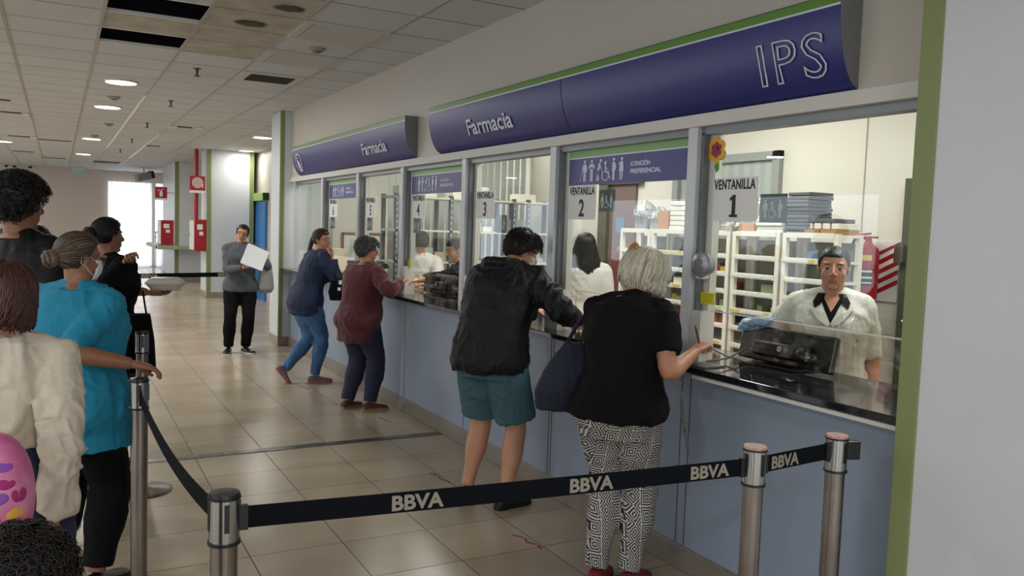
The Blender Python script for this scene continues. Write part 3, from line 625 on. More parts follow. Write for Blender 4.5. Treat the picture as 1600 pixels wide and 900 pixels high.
o = MB().box((-.1, -.1, 0), (.1, .1, .03)).build('dark_package', dk, bevel=.004, loc=(4.73, 4.02, 1.734)); tag(o, 'flat dark pack lying over the small white packs', 'package')
o = MB().box((-.11, -.08, 0), (.11, .08, .07)).build('carton', mat('kraft_pink', 'b58a6c', .7), bevel=.004, loc=(4.73, 4.74, 1.655)); tag(o, 'peach and white carton between bagged packs and the white stack', 'box')
bagm = glassmat('clear_bag', (.8, .82, .82), .2, .25, bump=(30, 1.0), fac=.3)
def lumpbag(x, y, z, rx, ry, rz, label, seed, inner='8d9a9c'):
    t = thing('bagged_pack', label, 'package', (x, y, z)); mb = MB(); mb.ell((0, 0, rz), (rx, ry, rz), 18); r = random.Random(seed)
    mb.v = [tuple(V(v)*(1+.16*noise.noise(V(v)*22+V((seed, 0, 0))))) for v in mb.v]; mb.v = [(v[0], v[1], max(0, v[2])) for v in mb.v]; mb.build('bag', bagm, t)
    mb = MB()
    for q in range(4): mb.box((-rx*.6, -ry*.75+q*ry*.36, .004), (rx*.6, -ry*.75+q*ry*.36+ry*.3, rz*(1.1+.4*r.random())))
    mb.build('contents', mat('bag_contents_'+inner, inner, .6), t)
for q, (y, rz, ry, inner) in enumerate([(6.13, .13, .12, '8d9a9c'), (5.92, .10, .09, 'b9b7ae'), (5.01, .05, .08, 'a9a9a4'), (5.2, .045, .09, 'c9c7c0'), (4.875, .05, .045, '7d7f80')]):
    lumpbag(4.725, y, 1.655, .1, ry, rz, ['tall clear bag of grey packs at the left end of the shelf top', 'clear bag of pale packs second from the left on the shelf top', 'crinkled clear bag on the shelf top seen through window one', 'crinkled clear bag at the left end of window one, on the shelf top', 'small dark bagged pack next to the peach carton'][q], q, inner)
stack(4.73, 5.58, 1.655, 6, .22, .16, .042, wt, 'white_package', 'flat white box in the stack behind the grey haired woman', 'white boxes stacked behind window two', .008, 9)
o = MB().box((-.1, -.07, 0), (.1, .07, .17)).build('carton', mat('kraft_orange', 'b98a66', .7), bevel=.004, loc=(4.73, 5.76, 1.655)); tag(o, 'upright tan carton beside the stack of white boxes', 'box')
# tall brown chair
t = thing('office_chair', 'tall round backed red brown chair in front of the mauve door', 'chair', (4.75, 6.72, 0), radians(100)); ch = mat('chair_leather', '6e3428', .4)
mb = MB(); rings = []
for k in range(9):
    z = .62+.9*k/8; hw = .25*(1-max(0, (z-1.15)/.40)**2.5)**.5 if z < 1.5 else .1; hw = max(.06, hw); rings.append([V((hw*cos(a)*1, -.22+.045*sin(a)-.06*(k/8), z)) for a in [2*pi*j/20 for j in range(20)]])
mb.loft(rings).build('backrest', ch, t, smooth='all'); MB().box((-.25, -.22, .45), (.25, .27, .55)).build('seat', ch, t, bevel=.03); MB().cyl((0, 0, .08), (0, 0, .45), .03).build('gas_column', blackp, t)
mb = MB()
for k in range(5): a = 2*pi*k/5; mb.cyl((0, 0, .1), (.28*cos(a), .28*sin(a), .06), .02, 8)
mb.build('base', blackp, t)
for k in range(5):
    a = 2*pi*k/5; MB().ell((.28*cos(a), .28*sin(a), .03), (.03, .03, .03)).build('castor', blackp, t, smooth=True)
for s in (-1, 1): MB().tube([(s*.27, -.15, .55), (s*.3, -.1, .72), (s*.3, .12, .72)], .02, 8).build('armrest', blackp, t)
# angle-iron rack
rackm = mat('rack_bluegrey', '5c6770', .5)
t = thing('storage_rack', 'tall slotted angle rack with pale boards behind windows three to five', 'shelf', (4.165, 8.5, 0))
for x in (-1.05, -.42, .36, .55, 1.0):
    for y in (-.2, .2):
        mb = MB().box((x, y, 0), (x+.004, y+.045, 1.96)).box((x, y, 0), (x+.04, y+.004, 1.96)); mb.build('upright', rackm, t)
        mb = MB()
        if y < 0:
            for k in range(26): mb.box((x+.012, y-.001, .3+k*.064), (x+.028, y+.0, .33+k*.064))
            mb.build('slot_holes', mat('slot_light', 'a9aeb0', .6), t)
for z in (.5, .88, 1.22, 1.56, 1.915): MB().box((-1.06, -.2, z), (1.06, .24, z+.02)).build('rack_board', mat('rack_board', 'cfcab9', .6), t)
rr = random.Random(8)
for z in (.52, .9, 1.24, 1.58, 1.935):
    x = 3.18
    while x < 5.0:
        l = .1+rr.random()*.16; h = .05+rr.random()*.12; c = rr.choice(['dad7cc', 'c7c3b6', 'e6e3da', 'b3a88f', '9fa7a8'])
        if rr.random() < .62 and x+l < 5.1:
            o = MB().box((0, 0, 0), (l, .2, min(h, .2))).build('storage_box', mat('carton_'+c, c, .6), bevel=.003, loc=(x, 8.36, z+.0005)); tag(o, 'pale stock box on the slotted rack behind the far windows', 'box', 'stock boxes on the slotted rack')
        x += l+.02
t = thing('vertical_blind', 'pale vertical blind hanging behind the slotted rack', 'blind', (4.3, 9.2, 0)); mb = MB()
for k in range(20): 
    x = -.9+k*.092; mb.box((-.044, -.002, .1), (.044, .002, 2.6), Matrix.Translation((x, 0, 0)) @ Matrix.Rotation(radians(20), 4, 'Z'))
mb.build('vanes', mat('blind_vane', 'c3cbca', .5), t); MB().box((-.95, -.03, 2.6), (.95, .03, 2.66)).build('headrail', white, t)
t = thing('picture_frame', 'brown framed certificate on the end wall behind window five', 'picture', (3.73, 11.24, 1.3)); MB().box((-.29, -.03, .17), (.29, 0, .20)).box((-.29, -.03, -.22), (.29, 0, -.19)).box((-.29, -.03, -.22), (-.26, 0, .2)).box((.26, -.03, -.22), (.29, 0, .2)).build('frame', mat('frame_brown', '6b3a22', .4), t, bevel=.004)
MB().box((-.26, -.012, -.19), (.26, -.002, .17)).build('mount', paper, t); MB().box((-.17, -.016, -.13), (.17, -.012, .1)).build('certificate', mat('cert', 'b7c0b4', .6), t)
struct('trim_7', MB().box((3.02, 11.2, 0), (3.10, 11.25, 2.9)), green)
o = MB().box((2.95, 10.2, 1.021), (3.2, 10.55, 1.3)).build('carton', mat('carton_cream', 'd6cdb4', .6), bevel=.004); tag(o, 'cream carton standing at the far end of the black worktop', 'box')
# urn
t = thing('steel_urn', 'steel urn with a wide black lid behind window five', 'urn', (2.86, 8.25, 1.0205)); MB().lathe([(.1, 0), (.105, .01), (.105, .14), (.1, .15)], n=24).build('body', steel, t, smooth=True); MB().lathe([(.17, .15), (.175, .165), (.15, .2), (.05, .22), (.001, .225)], n=24).build('lid', blackp, t, smooth=True)
t = thing('desk_printer', 'low black card reader on the worktop beside the maroon sleeve', 'printer', (2.76, 7.2, 1.0205)); MB().box((-.1, -.13, 0), (.1, .13, .07)).build('body', blackp, t, bevel=.012); MB().box((-.08, -.1, .07), (.06, .1, .085)).build('top', mat('dark_grey_plastic', '2c2e31', .4), t, bevel=.004)

def monitor(loc, w_, h, rz, tilt, label, logo=True):
    t = thing('computer_monitor', label, 'monitor', loc, rz)                 # back looks to local -X
    Mx = Matrix.Translation((0, 0, .016)) @ Matrix.Rotation(tilt, 4, 'Y')
    MB().box((0, -w_/2, 0), (.03, w_/2, h), Mx).build('back_shell', mat('monitor_black', '08090b', .22), t, bevel=.008)
    MB().box((.031, -w_/2+.015, .015), (.034, w_/2-.015, h-.015), Mx).build('screen', mat('screen', '10141c', .1), t); MB().box((-.03, -w_*.3, h*.15), (0, w_*.3, h*.6), Mx).build('housing_bulge', MATS['monitor_black'], t, bevel=.012)
    MB().box((.02, -.03, .01), (.05, .03, .12)).build('neck', blackp, t); MB().box((-.05, -.12, 0), (.12, .12, .012)).build('base', blackp, t, bevel=.004)
    if logo:
        mb = MB(); mb.prism(circ(0, 0, .013, 20), 0, .001, lambda u, v, z: Mx @ V((-.031-z, u, h*.42+v))); mb.build('round_emblem', letterm, t)
        text('emblem_letters', 'hp', .010, blackp, lambda p: Mx @ V((-.0325-p.z, .008-p.x, h*.42-.003+p.y)), t, width=.015)
    return t
monitor((2.93, 2.74, 1.0205), .56, .165, radians(0), radians(12), 'black computer monitor seen from behind at the nearest window')
monitor((2.93, 6.72, 1.0205), .5, .17, radians(8), radians(10), 'black computer monitor in front of the cashier in black')
# crumpled blue bag on the monitor
mb = MB(); mb.ell((0, 0, 0), (.05, .11, .03), 20); mb.v = [tuple(V(v)*(1+.45*noise.noise(V(v)*28))+V((0, 0, .25*v[1]*0))) for v in mb.v]
o = mb.build('blue_cloth', mat('blue_film', '8fb4d6', .4, bump=(40, .8)), loc=(2.96, 2.94, 1.205)); o.rotation_euler = (radians(-14), 0, 0); tag(o, 'crumpled light blue plastic glove draped on the black monitor', 'glove')
# cable
o = MB().tube([(2.66, 3.02, 1.13), (2.69, 2.98, 1.10), (2.76, 2.93, 1.06), (2.85, 2.88, 1.03), (2.93, 2.87, 1.03)], .004, 8).tube([(2.68, 2.96, 1.03), (2.8, 2.95, 1.04), (2.92, 2.92, 1.1)], .005, 8).build('cable', mat('grey_cable', '5a5a5a', .5), smooth=True); tag(o, 'thin grey cables lying on the worktop beside the monitor', 'cable')
# clear plastic film wrapped along the opening
def film(y0, y1, z0, z1, x, amp, name, label, seed, n=70, m=26):
    vs = []; fs = []
    for i in range(n+1):
        for j in range(m+1):
            y = y0+(y1-y0)*i/n; z = z0+(z1-z0)*j/m
            q = noise.noise(V((y*7+seed, z*16, seed)))*1+.5*noise.noise(V((y*22, z*30, seed+4))); edge = abs(j/m-.5)*2
            vs.append((x+amp*q*(1-.5*edge), y, z+.02*noise.noise(V((y*5, 0, seed)))*(j/m)))
    for i in range(n):
        for j in range(m): a = i*(m+1)+j; fs.append((a, a+1, a+m+2, a+m+1))
    o = MB().add(vs, fs).build(name, cling, smooth='all'); tag(o, label, 'film'); sm = o.modifiers.new('thickness', 'SOLIDIFY'); sm.thickness = .0006; return o
film(1.85, 2.9, 1.022, 1.27, 2.74, .018, 'plastic_film', 'clear crinkled plastic film stretched over the nearest window opening', 2)
film(1.85, 2.25, 1.16, 1.33, 2.80, .05, 'plastic_film', 'bunched clear plastic wrap beside the green column edge', 5, 40, 16)
film(3.2, 4.2, 1.022, 1.27, 2.74, .01, 'plastic_film', 'clear plastic film over the second window opening', 7, 40, 12)
film(5.8, 6.8, 1.022, 1.22, 2.78, .012, 'plastic_film', 'clear plastic film beside the cashier monitor at window four', 9, 40, 12)
o = MB().box((2.712, 1.83, 1.262), (2.716, 3.0, 1.268)).build('acrylic_edge', mat('acrylic_edge', 'd9dcd6', .2)); tag(o, 'thin bright lower edge of the nearest window glass', 'edge')
# intercom
t = thing('intercom', 'round silver speaking intercom on the jamb of the nearest window', 'intercom', (2.66, 2.955, 1.485)); sv = mat('silver_plastic', '8e9296', .3, metal=.5)
MB().lathe([(.001, -.07), (.03, -.07), (.032, -.065), (.055, -.058), (.06, -.045), (.05, -.02), (.045, 0), (.001, .0)], n=32, axis='x').build('bell', sv, t, smooth=True); MB().lathe([(.001, -.074), (.02, -.073), (.022, -.069)], n=20, axis='x').build('speaker_cone', mat('cone_grey', '6a6e73', .4), t, smooth=True); MB().box((-.01, .03, -.07), (.03, .08, .05)).build('bracket', white, t, bevel=.004)
# flower sticker
t = thing('flower_sticker', 'yellow and maroon flower with green leaf stuck on the near window glass', 'sticker', (2.70, 2.985, 2.02)); mb = MB(); F = lambda p: V((-p.z, -p.x, p.y))
for k in range(6): a = 2*pi*k/6+pi/2; mb.prism([(.038*cos(a)+.026*cos(b), .04*sin(a)+.024*sin(b)) for b in [2*pi*j/12 for j in range(12)]], 0, .002+.0001*k, lambda u, v, z: F(V((u, v, z))))
mb.build('petals', mat('petal_yellow', 'd9a017', .5), t); mb = MB()
for k in range(6): a = 2*pi*k/6+pi/2; mb.prism([(.022*cos(a)+.014*cos(b), .024*sin(a)+.014*sin(b)) for b in [2*pi*j/10 for j in range(10)]], 0, .004+.0001*k, lambda u, v, z: F(V((u, v, z))))
mb.prism(circ(0, 0, .018), 0, .0045, lambda u, v, z: F(V((u, v, z)))); mb.build('centre', mat('petal_maroon', '8e1f47', .5), t)
MB().prism([(.02, -.05), (.05, -.045), (.065, -.02), (.055, .0), (.035, -.02)], 0, .002, lambda u, v, z: F(V((u, v, z)))).prism([(.0, -.05), (.02, -.055), (.022, -.09), (.004, -.105), (-.01, -.075)], 0, .002, lambda u, v, z: F(V((u, v, z)))).build('leaves', mat('leaf_bright', '3f8f1f', .5), t)
def note(y, z, lab, s=(.1, .055)):
    t = thing('yellow_note', lab, 'notice', (2.69, y, z)); MB().box((0, -s[0]/2, -s[1]/2), (.0015, s[0]/2, s[1]/2)).build('sheet', mat('note_yellow', 'd9cf2a', .6), t); mb = MB()
    for k in range(4): mb.box((-.0008, -s[0]*.35, s[1]*(.28-.2*k)), (0, s[0]*.35, s[1]*(.33-.2*k)))
    mb.build('printed_lines', mat('line_olive', '8a7f1e', .6), t)
note(2.99, 1.325, 'yellow notice below the round intercom'); note(6.8, 1.29, 'small yellow notice on the jamb by window four', (.07, .07))
# extinguisher
t = thing('fire_extinguisher', 'red fire extinguisher hung on the pharmacy wall behind the pharmacist', 'extinguisher', (5.155, 4.06, 1.2)); MB().lathe([(.001, 0), (.075, .0), (.08, .02), (.08, .32), (.07, .37), (.03, .4), (.025, .42)], n=28).build('cylinder', redm, t, smooth=True)
MB().cyl((0, 0, .41), (0, 0, .45), .022, 12).box((-.015, -.07, .44), (.015, .03, .455)).box((-.012, -.08, .462), (.012, .03, .475), Matrix.Rotation(radians(-8), 4, 'X')).build('valve_head', redm, t, bevel=.003); MB().tube([(0, .02, .44), (-.03, .09, .44), (-.04, .12, .36), (-.04, .12, .2), (-.03, .09, .1)], .011, 10).build('hose', blackp, t, smooth=True)
mb = MB(); 
def wrap(mb, z0, z1, a0, a1, r=.0812, mi=0):
    n = 10; vs = []
    for k in range(n+1): a = radians(a0+(a1-a0)*k/n); vs += [V((r*cos(a), r*sin(a), z0)), V((r*cos(a), r*sin(a), z1))]
    mb.add(vs, [(2*k, 2*k+1, 2*k+3, 2*k+2) for k in range(n)], mi)
wrap(mb, .28, .32, 170, 240, mi=1); wrap(mb, .1, .22, 160, 250); wrap(mb, .195, .21, 165, 245, .0818, 2); wrap(mb, .15, .165, 165, 245, .0818, 2); wrap(mb, .115, .125, 165, 245, .0818, 2); mb.build('label', [mat('ext_label', '23262e', .5), mat('ext_label2', 'e0c060', .5), paper], t)
t = thing('extinguisher_board', 'red and white striped board behind the fire extinguisher', 'board', (5.235, 3.99, 1.19)); MB().box((0, -.13, 0), (.012, .13, .43)).build('board', paper, t); mb = MB()
for k in range(-2, 8):
    z = k*.07; pts = [(-.13, z), (.13, z+.13), (.13, z+.165), (-.13, z+.035)]; pts = [(u, min(.43, max(0, v))) for u, v in pts]
    if len({p for p in pts}) == 4: mb.prism(pts, 0, .002, lambda u, v, h: V((-h, -u, v)))
mb.build('red_stripes', redm, t)
# =================================================================== queue barriers
def stanchion(x, y, label, base=True, rz=0, sticker=None, top=.95):
    t = thing('queue_post', label, 'stanchion', (x, y, 0), rz)
    MB().lathe([(.001, 0), (.165, 0), (.168, .006), (.15, .014), (.05, .024), (.034, .03), (.001, .03)], n=40).build('base', mat('base_steel', '8d8880', .3, metal=1, var=(18, '6c6358', .6)), t, smooth=True)
    MB().cyl((0, 0, .025), (0, 0, top-.125), .0325, 28).build('pole', tube, t, smooth=True)
    h = MB().cyl((0, 0, top-.118), (0, 0, top-.012), .0365, 32).build('head', steel, t, smooth=True)
    for za, zb in ((.126, .118), (.012, .006)): MB().cyl((0, 0, top-za), (0, 0, top-zb), .0395, 32).build('rubber_ring', blackp, h, smooth=True)
    c = MB().lathe([(.001, top-.006), (.037, top-.006), (.036, top+.002), (.001, top+.004)], n=32).build('cap', blackp if not sticker else mat('worn_cap', 'a77a6a', .4, var=(60, 'c9b4ac', .8)), t, smooth=True)
    for a in (0, 90, 180, 270):
        q = radians(a+rz*0); Mx = Matrix.Rotation(q, 4, 'Z'); MB().box((.033, -.006, top-.09), (.0385, .006, top-.02), Mx).build('belt_slot', blackp, t)
    return t
PA, PB, PC, PD, PE = (.428, 5.262), (.292, 3.72), (.356, 2.085), (1.965, 1.924), (2.352, 1.928)
stanchion(*PA, 'steel queue post with its round base showing, farther of the left pair'); stanchion(*PB, 'steel queue post under the hand of the woman in turquoise'); stanchion(*PC, 'steel queue post with black cap at the bottom centre, where two belts meet')
stanchion(*PD, 'steel queue post with worn cap right of the patterned trousers', sticker=1); stanchion(*PE, 'steel queue post with worn cap nearest the white column', sticker=1)
bt = mat('belt_letters', '8b8577', .7)
def belt(a, b, z0, z1, label, sag=0.0, words=(), h=.056, r=.038, wl=.13, flip=False, end_clip=True):
    A = V((a[0], a[1], z0)); B = V((b[0], b[1], z1)); d = (B-A); d.z = 0; L0 = d.length; d.normalize(); t = thing('queue_belt', label, 'belt', ((A+B)/2)); O = (A+B)/2
    def pt(u, v, off=0):                                  # u metres along, v height about centre
        k = u/L0; p = A.lerp(B, k); z = p.z-sag*4*k*(1-k); nrm = V((d.y, -d.x, 0)); return V((p.x, p.y, z+v))+nrm*off-O
    n = 24; s0, s1 = r, L0-r; mb = MB(); rings = []
    for k in range(n+1):
        u = s0+(s1-s0)*k/n; rings.append([pt(u, -h/2, -.001), pt(u, -h/2, .001), pt(u, h/2, .001), pt(u, h/2, -.001)])
    mb.loft(rings).build('webbing', beltm, t)
    for b0 in (s0-.004, s1-.018): MB().loft([[pt(b0+e, -h*.56, -.006), pt(b0+e, -h*.56, .006), pt(b0+e, h*.56, .006), pt(b0+e, h*.56, -.006)] for e in (0, .022)]).build('end_clip', blackp, t)
    for u0 in words:
        text('lettering', 'BBVA', .040, bt, (lambda p, u0=u0: pt(u0+p.x, -.020+p.y, .0016+p.z)), t, width=wl, bold=.0018)
    return t
belt(PC, PD, .885, .885, 'black queue belt printed BBVA stretched low across the foreground', .004, (.42, .95, 1.37), wl=.145)
belt(PD, PE, .885, .90, 'short black queue belt with one BBVA between the two right posts', 0, (.075,), wl=.125)
belt(PB, PC, .885, .885, 'sagging black queue belt between the two near left posts', .06, (), flip=True)
o = MB().box((.037, -.012, .865), (.085, .012, .93)).build('belt_clip', blackp, bevel=.003, loc=(PE[0], PE[1], 0)); o.rotation_euler.z = radians(-18); tag(o, 'black belt end clip sticking out of the rightmost post', 'clip')
belt((-1.2, 9.9), (2.2, 11.0), .93, .93, 'far black queue belt across the hall behind the woman with papers', 0, (2.15, 3.1), wl=.2)
# floor marks
for k, pts in enumerate([[(2.14, 4.95), (2.17, 4.86), (2.15, 4.80), (2.18, 4.74), (2.165, 4.70)], [(2.11, 3.76), (2.15, 3.69), (2.13, 3.64), (2.165, 3.58), (2.15, 3.52)], [(2.36, 6.56), (2.39, 6.48), (2.375, 6.42), (2.41, 6.37)], [(2.1, 8.1), (2.13, 8.0), (2.12, 7.92)]]):
    mb = MB()
    for a, b in zip(pts[:-1], pts[1:]):
        a = V(a); b = V(b); e = (b-a)*.8; n_ = V((-e.y, e.x)).normalized()*.006; mb.prism([tuple(a+n_), tuple(a-n_), tuple(a+e-n_), tuple(a+e+n_)], .0005, .0018)
    o = mb.build('tape_remnant', mat('tape_red', 'a0342a', .6)); tag(o, ['worn red tape mark on the floor left of the shorts', 'worn red tape mark on the floor nearest the camera', 'worn red tape mark on the floor by the brown shoes', 'faint red tape mark on the floor near the trainers'][k], 'mark')

# =================================================================== people
def rot_h(h): return Matrix.Rotation(-radians(h), 3, 'Z')
def fuse(mb, vox, it=3, fac=.5):
    me = mb.mesh('tmp'); o = bpy.data.objects.new('tmp', me); COL.objects.link(o)
    r = o.modifiers.new('r', 'REMESH'); r.mode = 'VOXEL'; r.voxel_size = vox; r.adaptivity = 0
    if it: s = o.modifiers.new('s', 'SMOOTH'); s.iterations = it; s.factor = fac
    dg = bpy.context.evaluated_depsgraph_get(); out = bpy.data.meshes.new_from_object(o.evaluated_get(dg), depsgraph=dg)
    bpy.data.objects.remove(o); bpy.data.meshes.remove(me); return out
def joinme(name, mes):
    vs = []; fs = []; 
    for me in mes:
        o = len(vs); vs += [v.co.copy() for v in me.vertices]; fs += [tuple(i+o for i in p.vertices) for p in me.polygons]; bpy.data.meshes.remove(me)
    me = bpy.data.meshes.new(name); me.from_pydata(vs, [], fs); return me
def folds(me, amp, fr=9, seed=0, st=(1, 1, .55), second=True):
    if second: folds(me, amp*.45, fr*2.1, seed+3, st, False); me.update()
    ns = [v.normal.copy() for v in me.vertices]
    for v, n in zip(me.vertices, ns):
        p = V((v.co.x*st[0], v.co.y*st[1], v.co.z*st[2]))*fr+V((seed, seed*2, 0))
        w0 = V((noise.noise(p*.6), noise.noise(p*.6+V((7, 1, 2))), noise.noise(p*.6+V((3, 8, 5)))))
        a = noise.noise(p); q1 = max(0, 1-abs(noise.noise(p*.8+w0*1.3))*4.5); q2 = max(0, 1-abs(noise.noise(p*1.5+w0*1.5+V((5, 5, 5))))*4)
        v.co += n*(amp*max(-.25, .9*a+1.15*q1*max(0, .55+noise.noise(p*.5+V((2, 2, 9)))*1.6)+.55*q2-.35))
def sup(c, X, Y, a, b, n=22, e=2.35):
    out = []
    for k in range(n):
        t = 2*pi*k/n; cs, sn = cos(t), sin(t)
        out.append(c+X*(a*math.copysign(abs(cs)**(2/e), cs))+Y*(b*math.copysign(abs(sn)**(2/e), sn)))
    return out
def lerp_tab(tab, t):
    if t <= tab[0][0]: return tab[0][1:]
    for p, q in zip(tab[:-1], tab[1:]):
        if t <= q[0]: k = (t-p[0])/(q[0]-p[0]); k = k*k*(3-2*k); return tuple(a+(b-a)*k for a, b in zip(p[1:], q[1:]))
    return tab[-1][1:]
FEM = [(-.22, .088, .066, -.006), (-.08, .104, .078, -.010), (.05, .104, .078, -.008), (.35, .080, .062, .002), (.55, .086, .07, .008), (.7, .094, .074, .012), (.86, .094, .056, .0), (.97, .062, .042, -.004), (1.05, .036, .036, -.002)]
MAL = [(-.22, .084, .062, -.004), (-.08, .096, .072, -.006), (.05, .096, .070, -.004), (.35, .090, .066, .002), (.55, .096, .068, .004), (.7, .104, .072, .006), (.86, .106, .058, .0), (.97, .070, .044, -.004), (1.05, .040, .038, -.002)]
class Person:
    def __init__(s, label, x, y, hd, H, skin, bulk=1.0, tab=FEM, lean=0, feet=None, hands=(None, None), head=(0, 0, 0), side=0, pel=(0, 0, 0), near=True, twist=0, neckfwd=0, poles=(None, None), group=None, sh=1.0, belly=0, kneepole=(None, None)):
        s.H = H; s.R = rot_h(hd); s.Ri = s.R.transposed(); s.pos = V((x, y, 0)); s.hd = hd; s.tab = tab; s.bulk = bulk; s.near = near; s.side = side; s.belly = belly
        s.t = thing('person', label, 'person', (x, y, 0), -radians(hd), group)
        s.skin = mat('skin_'+skin, skin, .5, sss=.08, bump=(220, .04)); s.lip = mat('lip_'+skin, tuple(a*b for a, b in zip(hexc(skin), (.86, .62, .60))), .45)
        l = radians(lean); sd = radians(side)
        P = [V((pel[0], pel[1], .525*H+pel[2]))]
        for a, ln in ((.45, .10), (1., .10), (1.25, .105)):
            P.append(P[-1]+V((sin(sd*a), sin(l*a)*cos(sd*a), cos(l*a)*cos(sd*a)))*ln*H)
        s.P = P; tw = radians(twist)
        s.tw = tw; s.lean = l
        sc = s.spine(.88); X = s.right(.88)
        s.S = [sc+X*(k*.094*H*sh*(.6+.4*bulk)) for k in (1, -1)]      # right, left
        nl = l*1.0; s.neck0 = P[3]
        hy, hp, hr = (radians(a) for a in head)
        Rh = Matrix.Rotation(-hy, 3, 'Z') @ Matrix.Rotation(-hp, 3, 'X') @ Matrix.Rotation(hr, 3, 'Y')   # head yaw clockwise, pitch down positive
        s.Rh = Rh; up = Rh @ V((0, 0, 1)); s.hs = H*.132/.225
        s.hc = P[3]+V((sin(sd), sin(nl)+.12+neckfwd, cos(nl)-.55*neckfwd))*.038*H+up*.052*H
        s.Mh = Matrix.Translation(s.hc) @ Rh.to_4x4() @ Matrix.Scale(s.hs, 4)
        # legs
        feet = feet or ((.075*H, 0, 8), (-.075*H, 0, -8)); s.feet = []
        s.hip = [P[0]+V((.055*H, 0, -.01*H)), P[0]+V((-.055*H, 0, -.01*H))]; s.knee = []; s.ank = []
        for k, f in enumerate(feet):
            fx, fy, fr = f[:3]; lift = f[3] if len(f) > 3 else 0; pit = f[4] if len(f) > 4 else 0
            A = V((fx, fy, .048*H+lift)); s.feet.append((A, radians(fr), radians(pit))); s.ank.append(A)
            s.knee.append(s.ik(s.hip[k], A, .245*H, .243*H, V(kneepole[k]) if kneepole[k] else V((-sin(radians(fr))*-1*.3, 1, 0))))
        # arms
        s.E = []; s.Wr = []
        for k in (0, 1):
            h = hands[k]; sg = 1 if k == 0 else -1
            if h is None: T = s.S[k]+V((sg*.035*H, .03*H, -.325*H))
            elif len(h) == 4: T = V(h[:3])                         # local target
            else: T = s.loc(V(h))
            po = poles[k]; po = V(po) if po else V((sg*.35, -1, -.6))
            E = s.ik(s.S[k], T, .178*H, .160*H, po); d = T-E; T = E+d.normalized()*.160*H if True else T
            s.E.append(E); s.Wr.append(T)
    def loc(s, v): return s.Ri @ (V(v)-s.pos)
    def ik(s, A, B, a, b, pole):
        d = B-A; L_ = d.length; L2 = min(L_, (a+b)*.995); L2 = max(L2, abs(a-b)*1.05); dn = d.normalized()
        ca = (a*a+L2*L2-b*b)/(2*a*L2); p = pole-dn*pole.dot(dn)
        p = p.normalized() if p.length > 1e-5 else V((0, 1, 0))
        return A+dn*(a*ca)+p*(a*sqrt(max(0, 1-ca*ca)))
    def spine(s, t):
        P = s.P
        if t <= 0: return P[0]+V((0, 0, t*.305*s.H))
        q = min(t, 1.0)*3; i = min(2, int(q)); u = q-i
        p0 = P[max(0, i-1)]; p1 = P[i]; p2 = P[i+1]; p3 = P[min(3, i+2)]
        r = .5*((2*p1)+(p2-p0)*u+(2*p0-5*p1+4*p2-p3)*u*u+(3*p1-p0-3*p2+p3)*u**3)
        if t > 1: r = r+(P[3]-P[2]).normalized()*(t-1)*.305*s.H
        return r
    def right(s, t): a = s.tw*max(0, min(1, t)); r = V((cos(a), -sin(a), 0)); return r
    def torso(s, mb, t0, t1, cl=0, flare=0, n=16, tab=None, sx=1, sy=1):
        rings = []
        for k in range(n+1):
            t = t0+(t1-t0)*k/n; a, b, o = lerp_tab(tab or s.tab, t); c = s.spine(t)
            T = (s.spine(t+.02)-s.spine(t-.02)).normalized(); X = s.right(t); X = (X-T*X.dot(T)).normalized(); Y = T.cross(X)
            fl = flare*max(0, (.3-t))
            bk = s.bulk if t < .9 else 1+(s.bulk-1)*.4
            bl = s.belly*exp(-((t-.3)/.28)**2)
            rings.append(sup(c+Y*((o+bl*.5)*s.H), X, Y, (a*bk*sx+fl)*s.H+cl, (b*bk*sy+fl+bl*.5)*s.H+cl))
        mb.loft(rings)
    def limb(s, mb, A, B, C, prof, cl=0, u1=2.0, u0=0.0, n=16, flat=1, fl=0):
        pts = []; rr = []
        for k in range(n+1):
            u = u0+(u1-u0)*k/n
            p = A.lerp(B, u) if u < 1 else B.lerp(C, u-1)
            w_ = .16
            if abs(u-1) < w_:                               # round the bend
                q = (u-(1-w_))/(2*w_); p = (A.lerp(B, 1-w_))*(1-q)**2+B*2*q*(1-q)+B.lerp(C, w_)*q*q
            pts.append(p); rr.append(lerp_tab(prof, u)[0]*s.H*(.55+.45*s.bulk)+cl+fl*max(0, u-1.2))
        mb.tube(pts, rr, 16, flat=flat)
    ARM = [(0, .031), (.3, .029), (.8, .0245), (1, .0235), (1.25, .0245), (1.6, .020), (2, .0150)]
    LEG = [(0, .058), (.3, .054), (.8, .038), (1, .034), (1.2, .035), (1.4, .036), (1.75, .024), (2, .021)]
    def hand(s, k, curl=.5, n=None, d=None, spread=1, vox=None, thumb=.5, pinch=False):
        H = s.H/1.65; wr = s.Wr[k]; d = V(d).normalized() if d else (s.Wr[k]-s.E[k]).normalized(); n = V(n) if n else V((0, 0, -1) if abs(d.z) < .8 else ((-1 if k == 0 else 1), 0, 0)); n = (n-d*n.dot(d)).normalized()
        sd = d.cross(n) if k == 0 else n.cross(d); mb = MB(); rings = []
        for a, w_, t_ in ((-.03, .022, .018), (0, .024, .018), (.03, .034, .018), (.06, .040, .015), (.085, .040, .0125)):
            rings.append(sup(wr+d*(a*H), sd, n, w_*H, t_*H, 14, 2.6))
        mb.loft(rings)
        for i, (off, L_, r) in enumerate(((.0305, .068, .0085), (.0105, .076, .0088), (-.0105, .071, .0084), (-.031, .056, .0075))):
            p = wr+d*(.076*H)+sd*(off*H); dd = (d+sd*(off*2.2*spread)).normalized(); pts = [p]; a = 0
            for q, fr in enumerate((.46, .31, .23)):
                a += curl*(.55+.45*q*.7+i*.06)*(1.0 if not (pinch and i == 0) else 1.1); v = dd*cos(a)+n*sin(a); pts.append(pts[-1]+v*(L_*fr*H))
            mb.tube(pts, [r*H*1.05, r*H, r*H*.93, r*H*.75], 10); mb.ell(pts[-1], (r*H*.75,)*3, 8)
